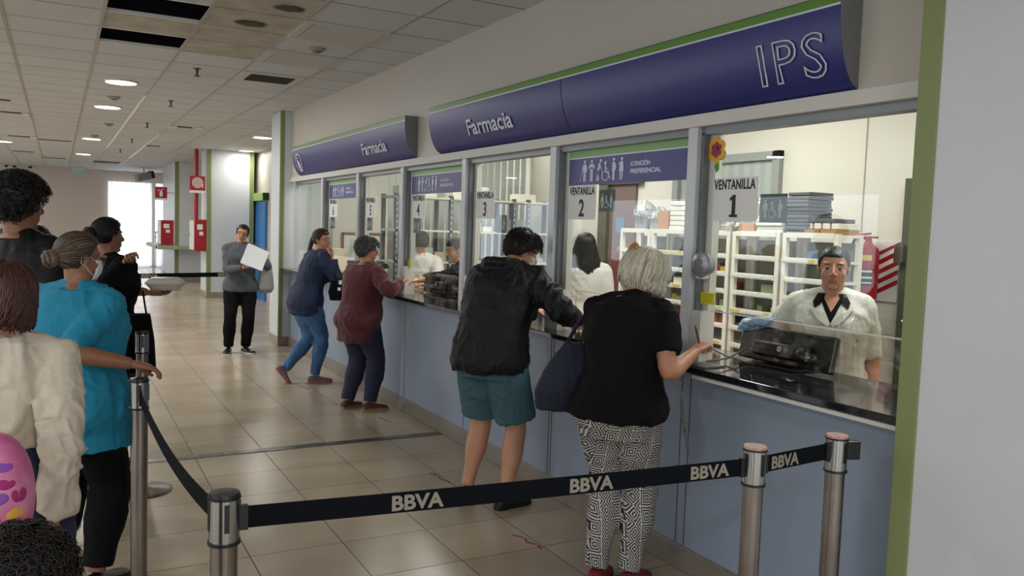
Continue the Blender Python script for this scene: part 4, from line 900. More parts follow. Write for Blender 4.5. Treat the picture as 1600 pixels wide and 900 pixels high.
        p = wr+d*(.018*H)+sd*(.026*H); v1 = (d*.65+sd*.75*(1-thumb*.6)+n*(.25+.5*thumb)).normalized(); v2 = (d*.9+sd*.15*(1-thumb)+n*(.15+.4*thumb)).normalized()
        pts = [p, p+v1*.042*H, p+v1*.042*H+v2*.034*H, p+v1*.042*H+v2*.034*H+(v2+d*.3).normalized()*.024*H]
        mb.tube(pts, [.014*H, .0115*H, .0105*H, .008*H], 10); mb.ell(pts[-1], (.008*H,)*3, 8)
        s.palm = wr+d*.07*H+n*.02
        return fuse(mb, vox or (.0032 if s.near else .0045), 2)
    def head_mesh(s, face, male):
        mb = MB(); f = 1.06 if male else 1; cheek = getattr(s, 'cheek', 0)
        mb.ell((0, -.018, .028), (.074, .092, .083), 24).ell((0, .012, -.03), ((.062 if male else .0635)*f, .071, .082), 24).ell((0, .028, -.072), (.047*f, .048, .035), 20).ell((0, .062, -.094), (.022*f, .018, .017), 14)
        mb.tube([(0, .066, .03), (0, .080, .006), (0, .098, -.018), (0, .102, -.026)], [.008, .0085, .0115, .0105] if male else [.0075, .0075, .0095, .009], 12); mb.ell((0, .096, -.027), (.0125, .0115, .0095), 12)
        for q in (-1, 1):
            mb.ell((q*.012, .089, -.030), (.0085, .010, .0075), 10).ell((q*.030, .060 if male else .0565, .029), (.026, .016, .009), 12).ell((q*(.035+cheek), .046 if male else .0415, -.030), (.026, .024, .028), 14)
            mb.ell((q*.075, -.006, -.006), (.009, .017, .030), 12).ell((q*.0795, -.012, .004), (.006, .014, .02), 10)
            if face: mb.ell((q*.031, .0600, .0098), (.0175, .0145, .0075), 12).ell((q*.031, .0590, -.0070), (.0160, .0130, .0052), 12)
        mb.ell((0, .066, -.060), (.030, .019, .022), 16)
        if face: mb.ell((0, .079, -.0550), (.0215, .0090, .0042), 12).ell((0, .0785, -.0640), (.018, .0090, .0052), 12)
        nb = s.Mh.inverted() @ (s.neck0-V((0, 0, .02*s.H)))
        r0 = .048 if not male else .058
        mb.tube([(0, -.022, .0), (0, -.026, -.055), nb.lerp(V((0, -.03, -.06)), .35), nb], [r0, r0*.98, r0*1.02, r0*1.2], 18)
        me = fuse(mb, (.0032 if face else .0045), 5)
        for v in me.vertices:
            c = v.co
            for q in (-1, 1):
                g = exp(-(((c.x-q*.031)/.013)**2+((c.z-.002)/.010)**2)) if c.y > .03 else 0; c.y -= .0035*g
            if face and c.y > .05: g = exp(-((c.x/.024)**2+((c.z+.060)/.0022)**2)); c.y -= .003*g
        return me
    def body(s, curl=(.5, .5), pn=(None, None), hd=(None, None), face=True, male=False, feet=False, thumb=(.5, .5), hide_hand=(0, 0)):
        mb = MB(); s.torso(mb, -.22, 1.04); H = s.H
        for k in (0, 1):
            s.limb(mb, s.S[k], s.E[k], s.Wr[k], s.ARM); mb.ell(s.S[k], (.030*H,)*3, 12)
            s.limb(mb, s.hip[k], s.knee[k], s.ank[k], s.LEG, n=20)
            s.foot_loft(mb, k, .85, .8)
        mb.tube([s.spine(.86), s.neck0, s.neck0+(s.hc-s.neck0)*.6], [.06*H*.6, .036*H, .033*H], 16)
        parts = [fuse(mb, .009 if s.near else .011, 3)]
        hm = s.head_mesh(face, male); hm.transform(s.Mh); 
        s.hv = len(parts[0].vertices); nh = len(hm.vertices); parts.append(hm)
        for k in (0, 1): parts.append(s.hand(k, curl[k], pn[k], hd[k], thumb=thumb[k]))
        me = joinme('body', parts); o = link('body', me, [s.skin, s.lip], s.t, 'all')
        if face:
            Mi = s.Mh.inverted()
            for p in me.polygons:
                if s.hv <= p.vertices[0] < s.hv+nh:
                    c = Mi @ p.center
                    if c.y > .068 and abs(c.x) < .0225 and -.0715 < c.z < -.0495 and abs(c.x)*.28-.0025 < .005: p.material_index = 1
        s.bodyo = o
        if face:
            ey = MB(); ir = MB(); br = MB()
            for q in (-1, 1):
                ey.ell((q*.031, .0585, .0025), (.0125,)*3, 14); ir.ell((q*.031, .0648, .0016), (.0078, .0078, .0078), 12)
                br.tube([(q*.015, .0770, .0230), (q*.028, .0760, .0285), (q*.040, .068, .0280), (q*.049, .057, .0205)], [.0014, .0019, .0016, .0008], 8, flat=.7)
            for m_, n_, c in ((ey, 'eyeballs', 'a39a92'), (ir, 'irises', '1c120c'), (br, 'eyebrows', '1b1513')):
                m_.v = [tuple(s.Mh @ V(v)) for v in m_.v]; m_.build(n_, mat(n_, c, .3 if n_ != 'eyebrows' else .8), s.t, smooth='all')
        return o
    def foot_loft(s, mb, k, sw=1, sh=1, z0=0, z1=1, cl=0, tabl=None):
        A, fr, pit = s.feet[k]; H = s.H; L_ = .152*H; R = Matrix.Rotation(-fr, 3, 'Z') @ Matrix.Rotation(-pit, 3, 'X'); rings = []
        for a, w_, h in (tabl or [(-.27, .014, .040), (-.25, .024, .052), (-.14, .031, .062), (0, .031, .066), (.2, .036, .052), (.4, .043, .040), (.56, .042, .034), (.67, .032, .030), (.73, .016, .022)]):
            w2 = w_*sw*H/1.65+cl; hh = h*sh*H/1.65+cl; c0 = V((0, a*L_, -.048*H)); lo = z0*hh; hi = z1*hh
            r = []
            for q in range(16):
                t = 2*pi*q/16; x = w2*math.copysign(abs(cos(t))**.75, cos(t)); z = (lo+hi)/2+(hi-lo)/2*math.copysign(abs(sin(t))**.8, sin(t))
                r.append(A+R @ (c0+V((x*(1 if k == 0 else -1), 0, z))))
            rings.append(r)
        mb.loft(rings)
    def shoes(s, m, sole=None, kind='shoe', hz=.018):
        for k in (0, 1):
            mb = MB(); s.foot_loft(mb, k, 1.1, 1.12, 0, 1, .003); o = link('shoe', fuse(mb, .005, 2), m, s.t, 'all')
            A, fr, pit = s.feet[k]; H = s.H; L_ = .152*H; R = Matrix.Rotation(-fr, 3, 'Z') @ Matrix.Rotation(-pit, 3, 'X'); mb = MB(); rings = []
            out = [(-.29, .012), (-.27, .026), (-.1, .036), (.1, .036), (.35, .049), (.55, .050), (.68, .038), (.76, .014)]
            lo = [(V((w_*H/1.65, a*L_, 0)), V((-w_*H/1.65, a*L_, 0))) for a, w_ in out]
            rings = [[A+R @ (V((0, 0, -.048*H))+p[0]), A+R @ (V((0, 0, -.048*H))+p[1]), A+R @ (V((0, 0, -.048*H+hz))+p[1]), A+R @ (V((0, 0, -.048*H+hz))+p[0])] for p in lo]
            mb.loft(rings).build('sole', sole or blackp, o, bevel=.003)
            if kind == 'trainer':
                mb = MB()
                for j in range(4): a = .16+.07*j; mb.tube([A+R @ V((x*.024, a*L_, -.048*H+(.073-.012*j)*H/1.65+.003-abs(x)*.01)) for x in (-1, 0, 1)], .003, 6)
                mb.build('laces', mat('lace_grey', '8b8688', .7), o)
    def top(s, name, m, sleeve=2, cl=.014, hem=-.15, neck=1.0, amp=.006, fr=9, flare=0, scl=.010, vox=None, sx=1, sy=1, hood=False, seed=0, cuff=0, sfl=0, extra=None, collar=None, ty=None):
        mb = MB(); s.torso(mb, hem, neck, cl, flare, 18, sx=sx, sy=sy)
        for k in (0, 1):
            s.limb(mb, s.S[k], s.E[k], s.Wr[k], s.ARM, cl=scl+cl*.3, u1=sleeve, fl=sfl); mb.ell(s.S[k], (.031*s.H+cl*.8,)*3, 14)
        mb.tube([s.S[0], s.spine(.97), s.S[1]], [.029*s.H+cl*.8, .040*s.H+cl*.4, .029*s.H+cl*.8], 14, flat=.9)
        if extra: extra(s, mb)
        me = fuse(mb, vox or (.009 if s.near else .012), 3)
        if amp: folds(me, amp, fr, seed)
        return link(name, me, m, s.t, 'all')
    def pants(s, m, cl=.010, top=.12, u1=1.9, amp=.004, flare=0, name='trousers', seed=3, sx=1, legc=0, fr=9, prof=None):
        mb = MB(); s.torso(mb, -.26, top, cl*.8, 0, 10, sx=sx)
        for k in (0, 1): s.limb(mb, s.hip[k], s.knee[k], s.ank[k], prof or s.LEG, cl=cl+legc, u1=u1, n=22, fl=flare)
        me = fuse(mb, .009 if s.near else .012, 3)
        if amp: folds(me, amp, fr, seed, (1, 1, .8))
        return link(name, me, m, s.t, 'all')
    # hair
    def surf(s, d, t):
        c = V((0, -.018, .028)); r = V((.075+t, .093+t, .084+t)); k = 1/sqrt((d.x/r.x)**2+(d.y/r.y)**2+(d.z/r.z)**2); return c+d*k
    def hair(s, m, th=.010, front=.072, sidez=.0, back=-.085, bun=None, strands=260, flow='back', sr=.0016, long=0, curly=0, seed=1, wild=0, name='hair', side_y=.02, lift=.004, lw=.074):
        rnd = random.Random(seed); mb = MB(); n = 56; mm_ = 34; vs = []; H = s.hs
        def hl(d):                                       # hairline height for a direction
            f = d.y/max(1e-6, sqrt(d.x*d.x+d.y*d.y)); 
            if f > .35: q = (f-.35)/.65; q = min(1, q*1.6); return sidez+(front-sidez)*q
            q = min(1, (.35-f)/.7); return sidez+(back-sidez)*q
        def sp(d, t, noisy=True):
            p = s.surf(d, t); h = hl(d); q = (p.z-h)/.014; q = max(0, min(1, q+.5)); q = q*q*(3-2*q)
            tt = t+(noise.noise(d*(9 if not curly else 14)+V((seed, 0, 0)))*(.003+wild)+ (abs(noise.noise(d*22+V((seed, 3, 0))))*curly)) if noisy else t
            return s.surf(d, -.006+(tt+.006)*q), q
        verts = []
        for i in range(mm_+1):
            th_ = pi*i/mm_*.86
            for j in range(n):
                ph = 2*pi*j/n; d = V((sin(th_)*sin(ph), sin(th_)*cos(ph), cos(th_))); verts.append(sp(d, th)[0])
        rings = [verts[i*n:(i+1)*n] for i in range(mm_+1)]; rings[0] = [r+V((1e-5*cos(k), 1e-5*sin(k), 0)) for k, r in enumerate(rings[0])]
        mb.loft(rings)
        G = V(bun).normalized() if bun else None
        tries = 0; cnt = 0
        while cnt < strands and tries < strands*6:
            tries += 1
            d = V((rnd.gauss(0, 1), rnd.gauss(0, 1), rnd.gauss(0, 1)+.3)).normalized()
            p, q = sp(d, th, False)
            if q < .6: continue
            cnt += 1; pts = []; nn = 9
            if flow == 'back' and G is not None:
                for k in range(nn): u = k/(nn-1)*.92; dd = d.lerp(G, u).normalized(); pts.append(s.surf(dd, th+lift*(1-.3*u)))
            elif flow == 'down':
                cr = V((0, -.25, 1)).normalized(); ax = (d-cr); dd0 = cr.lerp(d, .35).normalized()
                for k in range(nn):
                    u = .15+1.25*k/(nn-1)*(1.0 if long else .9); dd = cr.lerp(d, u).normalized() if u < 1 else (d+(d-cr)*.35*(u-1)-V((0, 0, .6*(u-1)))).normalized(); pts.append(s.surf(dd, th+lift*.8+.004*noise.noise(d*5)))
            elif flow == 'curl':
                c0 = s.surf(d, th+.004); a = d.orthogonal().normalized(); b = d.cross(a); rr_ = .006+rnd.random()*.007; ph = rnd.random()*6
                for k in range(nn): u = k/(nn-1); pts.append(c0+d*(u*.026*(.5+rnd.random()*.1)*(1+curly*40))+a*rr_*cos(ph+u*9)+b*rr_*sin(ph+u*9))
            elif flow == 'short':
                t1 = (V((rnd.gauss(0, .3), .9, -.1)) if d.y > .1 else V((d.x*.4, -.3, -1))); t1 = (t1-d*t1.dot(d)).normalized(); L_ = .028+rnd.random()*.016
                for k in range(nn): u = k/(nn-1); pts.append(s.surf((d+t1*u*L_*10).normalized(), th+.002+wild*2*u*rnd.random()+.006*u))
            w0 = sr*(.7+.6*rnd.random())
            mb.tube(pts, [w0*(.5 if k == 0 else 1 if k < nn-2 else .6 if k < nn-1 else .2) for k in range(nn)], 5)
        if long:                                         # hair falling behind the shoulders
            mi = s.Mh.to_3x3().inverted(); dn = (mi @ V((0, 0, -1))).normalized()
            for k in range(int(strands*.9)):
                a = radians(-118+236*rnd.random()); d = V((sin(a)*.96, -cos(a), -.1+rnd.random()*.4)).normalized(); p = s.surf(d, th+.001); pts = [s.surf((d+V((0, 0, .5))).normalized(), th+.002), p]; L_ = long*(.82+.18*rnd.random()); out = V((d.x, d.y, 0))*.012
                wob = rnd.random()*6
                for q in range(1, 8): u = q/7; pts.append(p+dn*(L_*u)+out*sin(u*2.2)+V((d.x*((lw-.074)*1.1-.035*(lw <= .08))*u, 0, 0))+V((.006*sin(wob+u*7), .006*cos(wob+u*6), 0))*u*2)
                mb.tube(pts, [.003, .0042]+[.0042*(1-.55*(q/7)**2) for q in range(1, 8)], 5)
            rings = []
            for q in range(9):
                u = q/8; wd = (.074+(lw-.074)*u)*(1-.12*u); c = s.surf(V((0, -1, 0)), th-.012)+dn*(long*.88*u-.02); rings.append(sup(c+V((0, .035*(1-.5*u), 0)), V((1, 0, 0)), V((0, 1, 0)), wd, .04*(1-.45*u), 20, 2))
            mb.loft(rings)
        mb.v = [tuple(s.Mh @ V(v)) for v in mb.v]
        o = mb.build(name, m, s.t, smooth='all')
        return o
    def bun(s, m, d, r, off=.02, seed=2, name='hair_bun', parent=None):
        c = s.surf(V(d).normalized(), off); mb = MB(); mb.ell((0, 0, 0), (r, r*.85, r), 22); mb.v = [tuple(V(v)*(1+.07*noise.noise(V(v)*60))+c) for v in mb.v]; dn = V(d).normalized(); a = dn.orthogonal().normalized(); b = dn.cross(a); rnd = random.Random(seed)
        for k in range(46):
            ph = rnd.random()*6.28; rr_ = r*(.35+.6*rnd.random()); hgt = sqrt(max(0, 1-(rr_/r)**2))*r*.92
            mb.tube([c+dn*hgt+(a*cos(ph+q*.35)+b*sin(ph+q*.35))*rr_*1.04 for q in range(7)], .0022, 5)
        mb.v = [tuple(s.Mh @ V(v)) for v in mb.v]; return mb.build(name, m, parent or s.t, smooth='all')
    def mask(s, m):
        t = MB(); rings = []
        for i in range(9):
            z = -.004-.098*i/8; row = []
            for j in range(17):
                a = radians(-72+144*j/16); fx = .060*(1-.18*max(0, (i-4)/4)**2); fy = .098-.012*abs(i-3)/4-.014*max(0, (i-5)/3); row.append((V((fx*sin(a), .012+(fy-.012)*cos(a)**.75, z))))
            rings.append(row)
        vs = [p for r in rings for p in r]; nv = len(vs); fs = [(i*17+j, i*17+j+1, (i+1)*17+j+1, (i+1)*17+j) for i in range(8) for j in range(16)]
        t.add(vs, fs); t.v = [tuple(s.Mh @ V(v)) for v in t.v]; o = t.build('face_mask', m, s.t, smooth='all'); q = o.modifiers.new('s', 'SOLIDIFY'); q.thickness = .002
        t = MB()
        for sg in (-1, 1):
            for z0, z1 in ((-.012, .028), (-.085, -.035)): t.tube([s.Mh @ V(p) for p in ((sg*.056, .045, z0), (sg*.074, .012, (z0+z1)/2), (sg*.083, -.01, z1), (sg*.082, -.03, z1-.012 if z1 > 0 else z1+.01), (sg*.082, -.032, -.005))], .0012, 6)
        t.build('ear_loops', mat('loop_white', 'd9dcdc', .6), o)
    def glasses(s, c='1a1412'):
        t = MB()
        for q in (-1, 1):
            pts = [(q*.032+.022*cos(a), .088-.1*abs(.022*cos(a)*q+.0)*.3, .003+.017*sin(a)) for a in [2*pi*k/20 for k in range(21)]]; t.tube([s.Mh @ V(p) for p in pts], .0016*1.2, 6)
            t.tube([s.Mh @ V(p) for p in ((q*.054, .084, .008), (q*.075, .05, .010), (q*.081, -.01, .012))], .0018, 6)
        t.tube([s.Mh @ V(p) for p in ((-.010, .09, .006), (0, .094, .009), (.010, .09, .006))], .0016, 6); t.build('glasses', mat('spectacle_'+c, c, .4), s.t, smooth='all')
    def on(s, v): return s.t.matrix_basis @ V(v)
def hairmat(name, c, c2, rough=.45):
    if name in MATS: return MATS[name]
    m = mat(name, c, rough, spec=.4); N = m.node_tree.nodes; L = m.node_tree.links; g = N.new('ShaderNodeNewGeometry'); mx = N.new('ShaderNodeMix'); mx.data_type = 'RGBA'
    mx.inputs[6].default_value = (*hexc(c), 1); mx.inputs[7].default_value = (*hexc(c2), 1); L.new(g.outputs['Random Per Island'], mx.inputs[0]); L.new(mx.outputs[2], N['Principled BSDF'].inputs['Base Color']); return m
hblack = hairmat('hair_black', '0b0908', '1d1613'); hbrown = hairmat('hair_brown', '2b1c14', '4e3526'); hred = hairmat('hair_auburn', '2a1512', '4a241c'); hgrey = hairmat('hair_greying', '1f1d1c', '77726c'); hwhite = hairmat('hair_blonde_grey', '8f8874', 'd6d2c0'); hsalt = hairmat('hair_brown_grey', '2f231c', '6e5d4d')
skA, skB, skC, skD = 'a8765a', '8f6047', 'b98567', '7d523c'
black_cloth = mat('black_jacket', '0a0b0e', .6, bump=(13, .7, (1, 1, 1.7)), spec=.3); blk2 = mat('black_cotton', '08080b', .9, bump=(14, .5, (1, 1, 1.5)), spec=.2); blk3 = mat('black_trouser', '09080b', .9, bump=(14, .4, (1, 1, .6)), spec=.2)

# ---- woman in turquoise
p = Person('woman in a turquoise T-shirt and black trousers resting her hand on a queue post', .05, 4.0, 40, 1.56, skB, bulk=1.26, lean=5, head=(30, 4, 0), hands=((.27, 3.80, 1.00), None), poles=((-.1, -.9, -1), None), belly=.02, near=True)
p.body(curl=(.45, .4), pn=((0, 0, -1), None), face=True); p.hair(hsalt, .010, .07, .012, -.075, bun=(0, -1, -.28), strands=420); p.bun(hsalt, (-.05, -1, -.35), .042, .028)
p.top('turquoise_shirt', mat('turquoise_cotton', '147f9f', .85, bump=(40, .2)), sleeve=.9, cl=.022, hem=-.38, amp=.013, fr=6, scl=.012, flare=.06, neck=1.01, sfl=0); p.pants(blk3, cl=.016, u1=1.94, legc=.01); p.shoes(blackp); p.mask(mat('mask_white', 'd3d8d8', .7)); p.glasses('5a4a40')
mb = MB(); mb.tube([p.Mh @ V(q) for q in ((.052, .01, .092), (.068, -.025, .075), (.082, -.05, .045))], .0028, 8, flat=.6); mb.build('hair_clip', mat('clip_beige', 'b9a68f', .3), p.t)
# ---- woman in black with food box
p5 = Person('woman in black with her hair in a bun, carrying a foam food box', .26, 5.95, 52, 1.62, skB, bulk=1.2, lean=3, head=(12, 2, 0), hands=((.49, 5.68, 1.145), (.40, 5.76, 1.36)), poles=((.5, -1, -.5), (-.6, .2, -1)), feet=((.09, 0, 12), (-.08, .03, -10)))
p5.body(curl=(.35, .9), pn=((0, 0, 1), (.3, .2, -1)), hd=(None, (.7, -.6, .25)), face=True); p5.hair(hblack, .012, .07, .0, -.08, bun=(0, -1, -.1), strands=260); p5.bun(hblack, (0, -1, -.15), .045, .026)
p5.top('black_blouse', blk2, sleeve=1.75, cl=.020, hem=-.42, amp=.010, fr=7, scl=.018, flare=.03); p5.pants(mat('dark_denim', '0f1420', .8, bump=(120, .2)), cl=.006, u1=1.82)
for k in (0, 1):
    mb = MB(); p5.foot_loft(mb, k, 1.1, .35, 0, 1, .002); o = mb.build('sandal', blackp, p5.t, smooth='all'); A = p5.ank[k]
    mb = MB(); mb.tube([A+V((.042*cos(a), .005+.05*sin(a), -.005+.01*sin(a))) for a in [2*pi*j/16 for j in range(17)]], .005, 6).tube([A+V((x, .085, -.030-abs(x)*.6)) for x in (-.045, -.02, 0, .02, .045)], .006, 6); mb.build('sandal_strap', blackp, o)
# ---- curly haired man, extreme left
p = Person('man with thick curly black hair in a dark jacket at the left edge', -.17, 4.80, 40, 1.80, skB, bulk=1.08, tab=MAL, head=(18, 4, 0), near=False)
p.body(face=False, male=True); p.hair(hblack, .030, .06, .0, -.07, strands=900, flow='curl', curly=.02, wild=.006, sr=.0022, seed=4); p.top('dark_jacket', black_cloth, cl=.026, hem=-.2, amp=.01, fr=6, scl=.018); p.pants(blk3, cl=.014); p.shoes(blackp)
# ---- head between
p = Person('dark haired person half hidden behind the woman in turquoise', -.12, 5.35, 30, 1.57, skB, head=(0, 5, 0), near=False)
p.body(face=False); p.hair(hblack, .012, .06, .0, -.08, strands=260, flow='short', seed=7); p.top('dark_top', blk2, cl=.018, amp=.007); p.pants(blk3); p.shoes(blackp)
# ---- woman in white shirt
p3 = Person('auburn haired woman in a cream white shirt and blue jeans at the left edge', -.135, 2.86, 12, 1.49, skA, bulk=.95, lean=2, head=(-8, 6, 0), hands=((-.015, 2.72, .74), None), poles=((.35, -1, -.4), None))
p3.body(curl=(.5, .4), face=False); p3.hair(hred, .010, .06, .0, -.11, strands=700, flow='down', long=.15, seed=5, sr=.0022)
sh = mat('cream_shirt', 'bfb5a3', .6, bump=(9, .8, (1, 1, 2.4)))
def collar3(s, mb): mb.tube([s.neck0+V((.055*cos(a)*1.15, .05*sin(a)-.01, .012+.006*sin(a))) for a in [2*pi*k/20 for k in range(21)]], .014, 10)
p3.top('cream_shirt', sh, sleeve=1.97, cl=.018, hem=.33, amp=.020, fr=6.5, scl=.014, extra=collar3, vox=.007, seed=4, sfl=.010); p3.pants(mat('blue_denim', '18233f', .8, bump=(120, .2)), cl=.012, top=.40, amp=.005); p3.shoes(blackp)
wr = p3.on(p3.Wr[0])
o = MB().ell((0, 0, 0), (.03, .018, .05), 16); o.v = [tuple(V(v)*(1+.25*noise.noise(V(v)*40))) for v in o.v]; o = o.build('folded_paper', mat('tissue', 'a9a59e', .7), loc=(wr.x-.01, wr.y+.0, wr.z-.13), smooth='all'); tag(o, 'crumpled pale paper held in the hand of the woman in the cream shirt', 'paper')
# pink backpack
t = thing('backpack', 'pink patterned child backpack at the left edge of the picture', 'bag', (-.165, 2.50, .72)); mb = MB(); mb.ell((0, 0, .16), (.11, .11, .17), 28); mb.v = [(math.copysign(abs(v[0]/.11)**.8, v[0])*.11, v[1], v[2]) for v in mb.v]
pk = mat('pink_pattern', 'd98fb0', .45, var=(9, 'b8327e', 1.0)); mb.build('shell', pk, t, smooth='all')
for k, (x, z, c) in enumerate([(.05, .22, 0), (.075, .13, 1), (.01, .13, 0), (.05, .28, 2), (-.04, .2, 1), (.09, .19, 0), (.03, .18, 2)]):
    d_ = V((x/.11, -.9, (z-.16)/.17)).normalized(); c0 = V((d_.x*.11, d_.y*.11, .16+d_.z*.17)); Mq = Matrix.Translation(c0*1.0) @ d_.to_track_quat('Z', 'Y').to_matrix().to_4x4()
    q_ = MB(); q_.ell((0, 0, 0), (.024, .016+.004*(k % 3), .004), 14, M=Mq); q_.build('printed_patch', [mat('patch_magenta', 'a3286c', .5), mat('patch_yellow', 'd9a83a', .5), mat('patch_purple', '8a4fae', .5)][c], t, smooth='all')
MB().ell((.02, -.07, .04), (.09, .05, .06), 18).build('front_pocket', pk, t, smooth='all')
MB().tube([(-.03, .03, .30), (-.08, .08, .36), (-.14, .16, .30), (-.16, .22, .2)], .012, 8).build('strap', mat('strap_purple', '7d4a9a', .6), t, smooth=True)
# ---- child head, bottom left
p = Person('child with dark curly hair, only the top of the head in the bottom left corner', -.055, 1.50, 25, 1.12, skB, head=(0, 0, 0)); p.hs *= 1.25; p.Mh = Matrix.Translation(p.hc-V((0, 0, .02))) @ p.Rh.to_4x4() @ Matrix.Scale(p.hs, 4)
p.body(face=False); p.hair(hblack, .016, .05, -.02, -.09, strands=900, flow='curl', curly=.008, seed=9, sr=.0014); p.top('dark_top', blk2, cl=.014, amp=.006); p.pants(blk3); p.shoes(blackp)

# ---- woman in grey with papers
p7 = Person('woman in a grey top and glasses holding white papers, standing by the column', 1.94, 10.42, 188, 1.585, skC, bulk=1.0, lean=-1, head=(6, 3, -13), hands=((1.93, 10.14, 1.06), (2.08, 10.16, 1.12)), poles=((.9, -.6, -.6), (-.9, -.6, -.6)), feet=((.13, .0, 14), (-.07, -.02, -32)), near=False)
p7.body(curl=(.7, .6), pn=((0, 0, 1), (0, -.4, 1)), face=True); p7.hair(hblack, .009, .072, -.035, -.08, bun=(0, -1, .1), strands=220); p7.bun(hblack, (0, -1, .25), .036, .022); p7.glasses()
p7.top('grey_top', mat('grey_knit', '4b4e53', .85, var=(60, '4a4d52', .8), bump=(80, .2)), sleeve=1.93, cl=.026, hem=-.16, amp=.004, scl=.006, flare=.03); p7.pants(blk3, cl=.006, flare=.012, legc=.012, u1=1.97, top=.0, amp=.003)
p7.shoes(blackp, mat('sole_white', 'cfcfcb', .6), hz=.014)
w7 = p7.on((p7.Wr[0]+p7.Wr[1])/2)
t = thing('paper_sheets', 'white sheets of paper held by the woman in grey', 'paper', (w7.x+.02, w7.y-.10, w7.z+.07), 0); mb = MB(); Mx = Matrix.Rotation(radians(-22), 4, 'X') @ Matrix.Rotation(radians(22), 4, 'Y')
for k in range(3): MB().box((-.13, k*.003, -.10+.004*k), (.13, k*.003+.0012, .16+.004*k), Mx @ Matrix.Rotation(radians(2*k), 4, 'Y')).build('sheet', mat('sheet_white', 'dfe0e2', .6), t)
t = thing('tote_bag', 'pale grey cloth tote hanging at the side of the woman in grey', 'bag', (2.235, 10.38, .74)); tb = mat('tote_grey', '8d8b86', .8, bump=(70, .2)); mb = MB(); rings = []
for z, a, b in ((0, .07, .05), (.05, .10, .07), (.2, .09, .06), (.34, .07, .035), (.40, .05, .025)): rings.append(sup(V((0, 0, z)), V((1, 0, 0)), V((0, 1, 0)), a, b, 20))
mb.loft(rings); link('cloth_body', fuse(mb, .01, 3), tb, t, 'all'); MB().tube([(-.05, 0, .38), (-.06, -.02, .52), (-.055, .0, .60)], .008, 8, flat=.4).tube([(.04, 0, .38), (.0, -.02, .52), (-.04, .02, .60)], .008, 8, flat=.4).build('strap', tb, t)
# ---- woman in denim jacket leaning on the counter
p8 = Person('woman in a navy denim jacket and jeans leaning on the counter, chin on hand', 2.20, 8.34, 84, 1.60, skC, bulk=1.08, lean=17, head=(58, 4, 6), hands=((2.40, 8.16, 1.27), (2.56, 8.5, 1.08)), poles=((.5, .6, -1), (-.5, -.3, -1)), feet=((.08, .07, 6), (-.02, -.20, 10, .07, 52)), near=False, neckfwd=.1)
p8.body(curl=(1.1, .6), face=True, pn=((-.3, -1, 0), None), hd=((-.2, .1, 1), None)); p8.hair(hbrown, .009, .068, .0, -.08, bun=(0, -1, .1), strands=380)
mb = MB(); b0 = p8.Mh @ V((0, -.12, .02)); rnd = random.Random(4)
for k in range(60):
    a = rnd.random()*6.28; q = rnd.random()*.022; mb.tube([b0+V((q*cos(a)*(1-.4*u), -.05*sin(u*2.2)+q*sin(a)*(1-.3*u), -.36*u)) for u in (0, .2, .4, .6, .8, 1)], [.004, .0045, .004, .004, .003, .001], 5)
mb.build('ponytail', hbrown, p8.t, smooth='all'); MB().lathe([(.02, -.012), (.026, 0), (.02, .012)], c=tuple(b0), n=14).build('hair_tie', mat('tie_olive', '7d7a3c', .6), p8.t)
navy = mat('navy_denim', '1a2949', .8, bump=(90, .3), var=(5, '142038', .7)); p8.top('denim_jacket', navy, sleeve=1.93, cl=.022, hem=-.30, amp=.012, fr=7, scl=.014, flare=.02)
p8.pants(mat('light_denim', '2f567f', .8, var=(7, '4a7199', .8), bump=(120, .2)), cl=.014, u1=2.0, amp=.007); p8.shoes(mat('trainer_grey', '6b5f62', .7, bump=(60, .3)), mat('trainer_sole_pink', 'a2545a', .5), 'trainer', hz=.024)
t = thing('handbag', 'small dark handbag tucked by the denim jacket at the counter', 'bag', (2.44, 8.02, .86)); MB().loft([sup(V((0, 0, z)), V((1, 0, 0)), V((0, 1, 0)), a, .05, 16) for z, a in ((0, .09), (.08, .11), (.2, .08))]).build('body', blk2, t, smooth=True); MB().tube([(-.05, 0, .2), (-.02, .02, .34), (.04, .0, .2)], .006, 6).build('strap', blk2, t); MB().box((-.03, -.056, .10), (.0, -.05, .13)).box((-.02, -.056, .16), (.01, -.05, .2)).build('charm', paper, t)
# ---- woman in maroon
p9 = Person('older woman with short grey hair in a maroon cardigan at the counter', 2.29, 6.94, 66, 1.52, skA, bulk=1.20, lean=9, head=(34, 8, 0), hands=((2.60, 6.76, 1.13), (2.62, 7.02, 1.08)), poles=((.8, -.7, -.6), (-.6, -.6, -.8)), feet=((.10, .06, 16), (-.10, -.02, -4)), belly=.025)
p9.body(curl=(.8, .6), face=True); p9.hair(hgrey, .022, .06, .0, -.07, strands=900, flow='short', curly=.012, wild=.006, sr=.002, seed=3); p9.glasses('6a6560')
mar = mat('maroon_knit', '571a22', .85, var=(7, '45141b', .8, (1, 1, .1)), bump=(34, .5, (1, 1, .12)), sheen=.2); p9.top('maroon_cardigan', mar, sleeve=1.93, cl=.024, hem=-.42, amp=.010, fr=7, scl=.014, flare=.0, sy=1.02)
p9.pants(mat('navy_trouser', '20233c', .85, bump=(60, .2)), cl=.016, u1=2.0, legc=.008); p9.shoes(mat('brown_suede', '5b3126', .8), mat('sole_tan', '8a7258', .7))
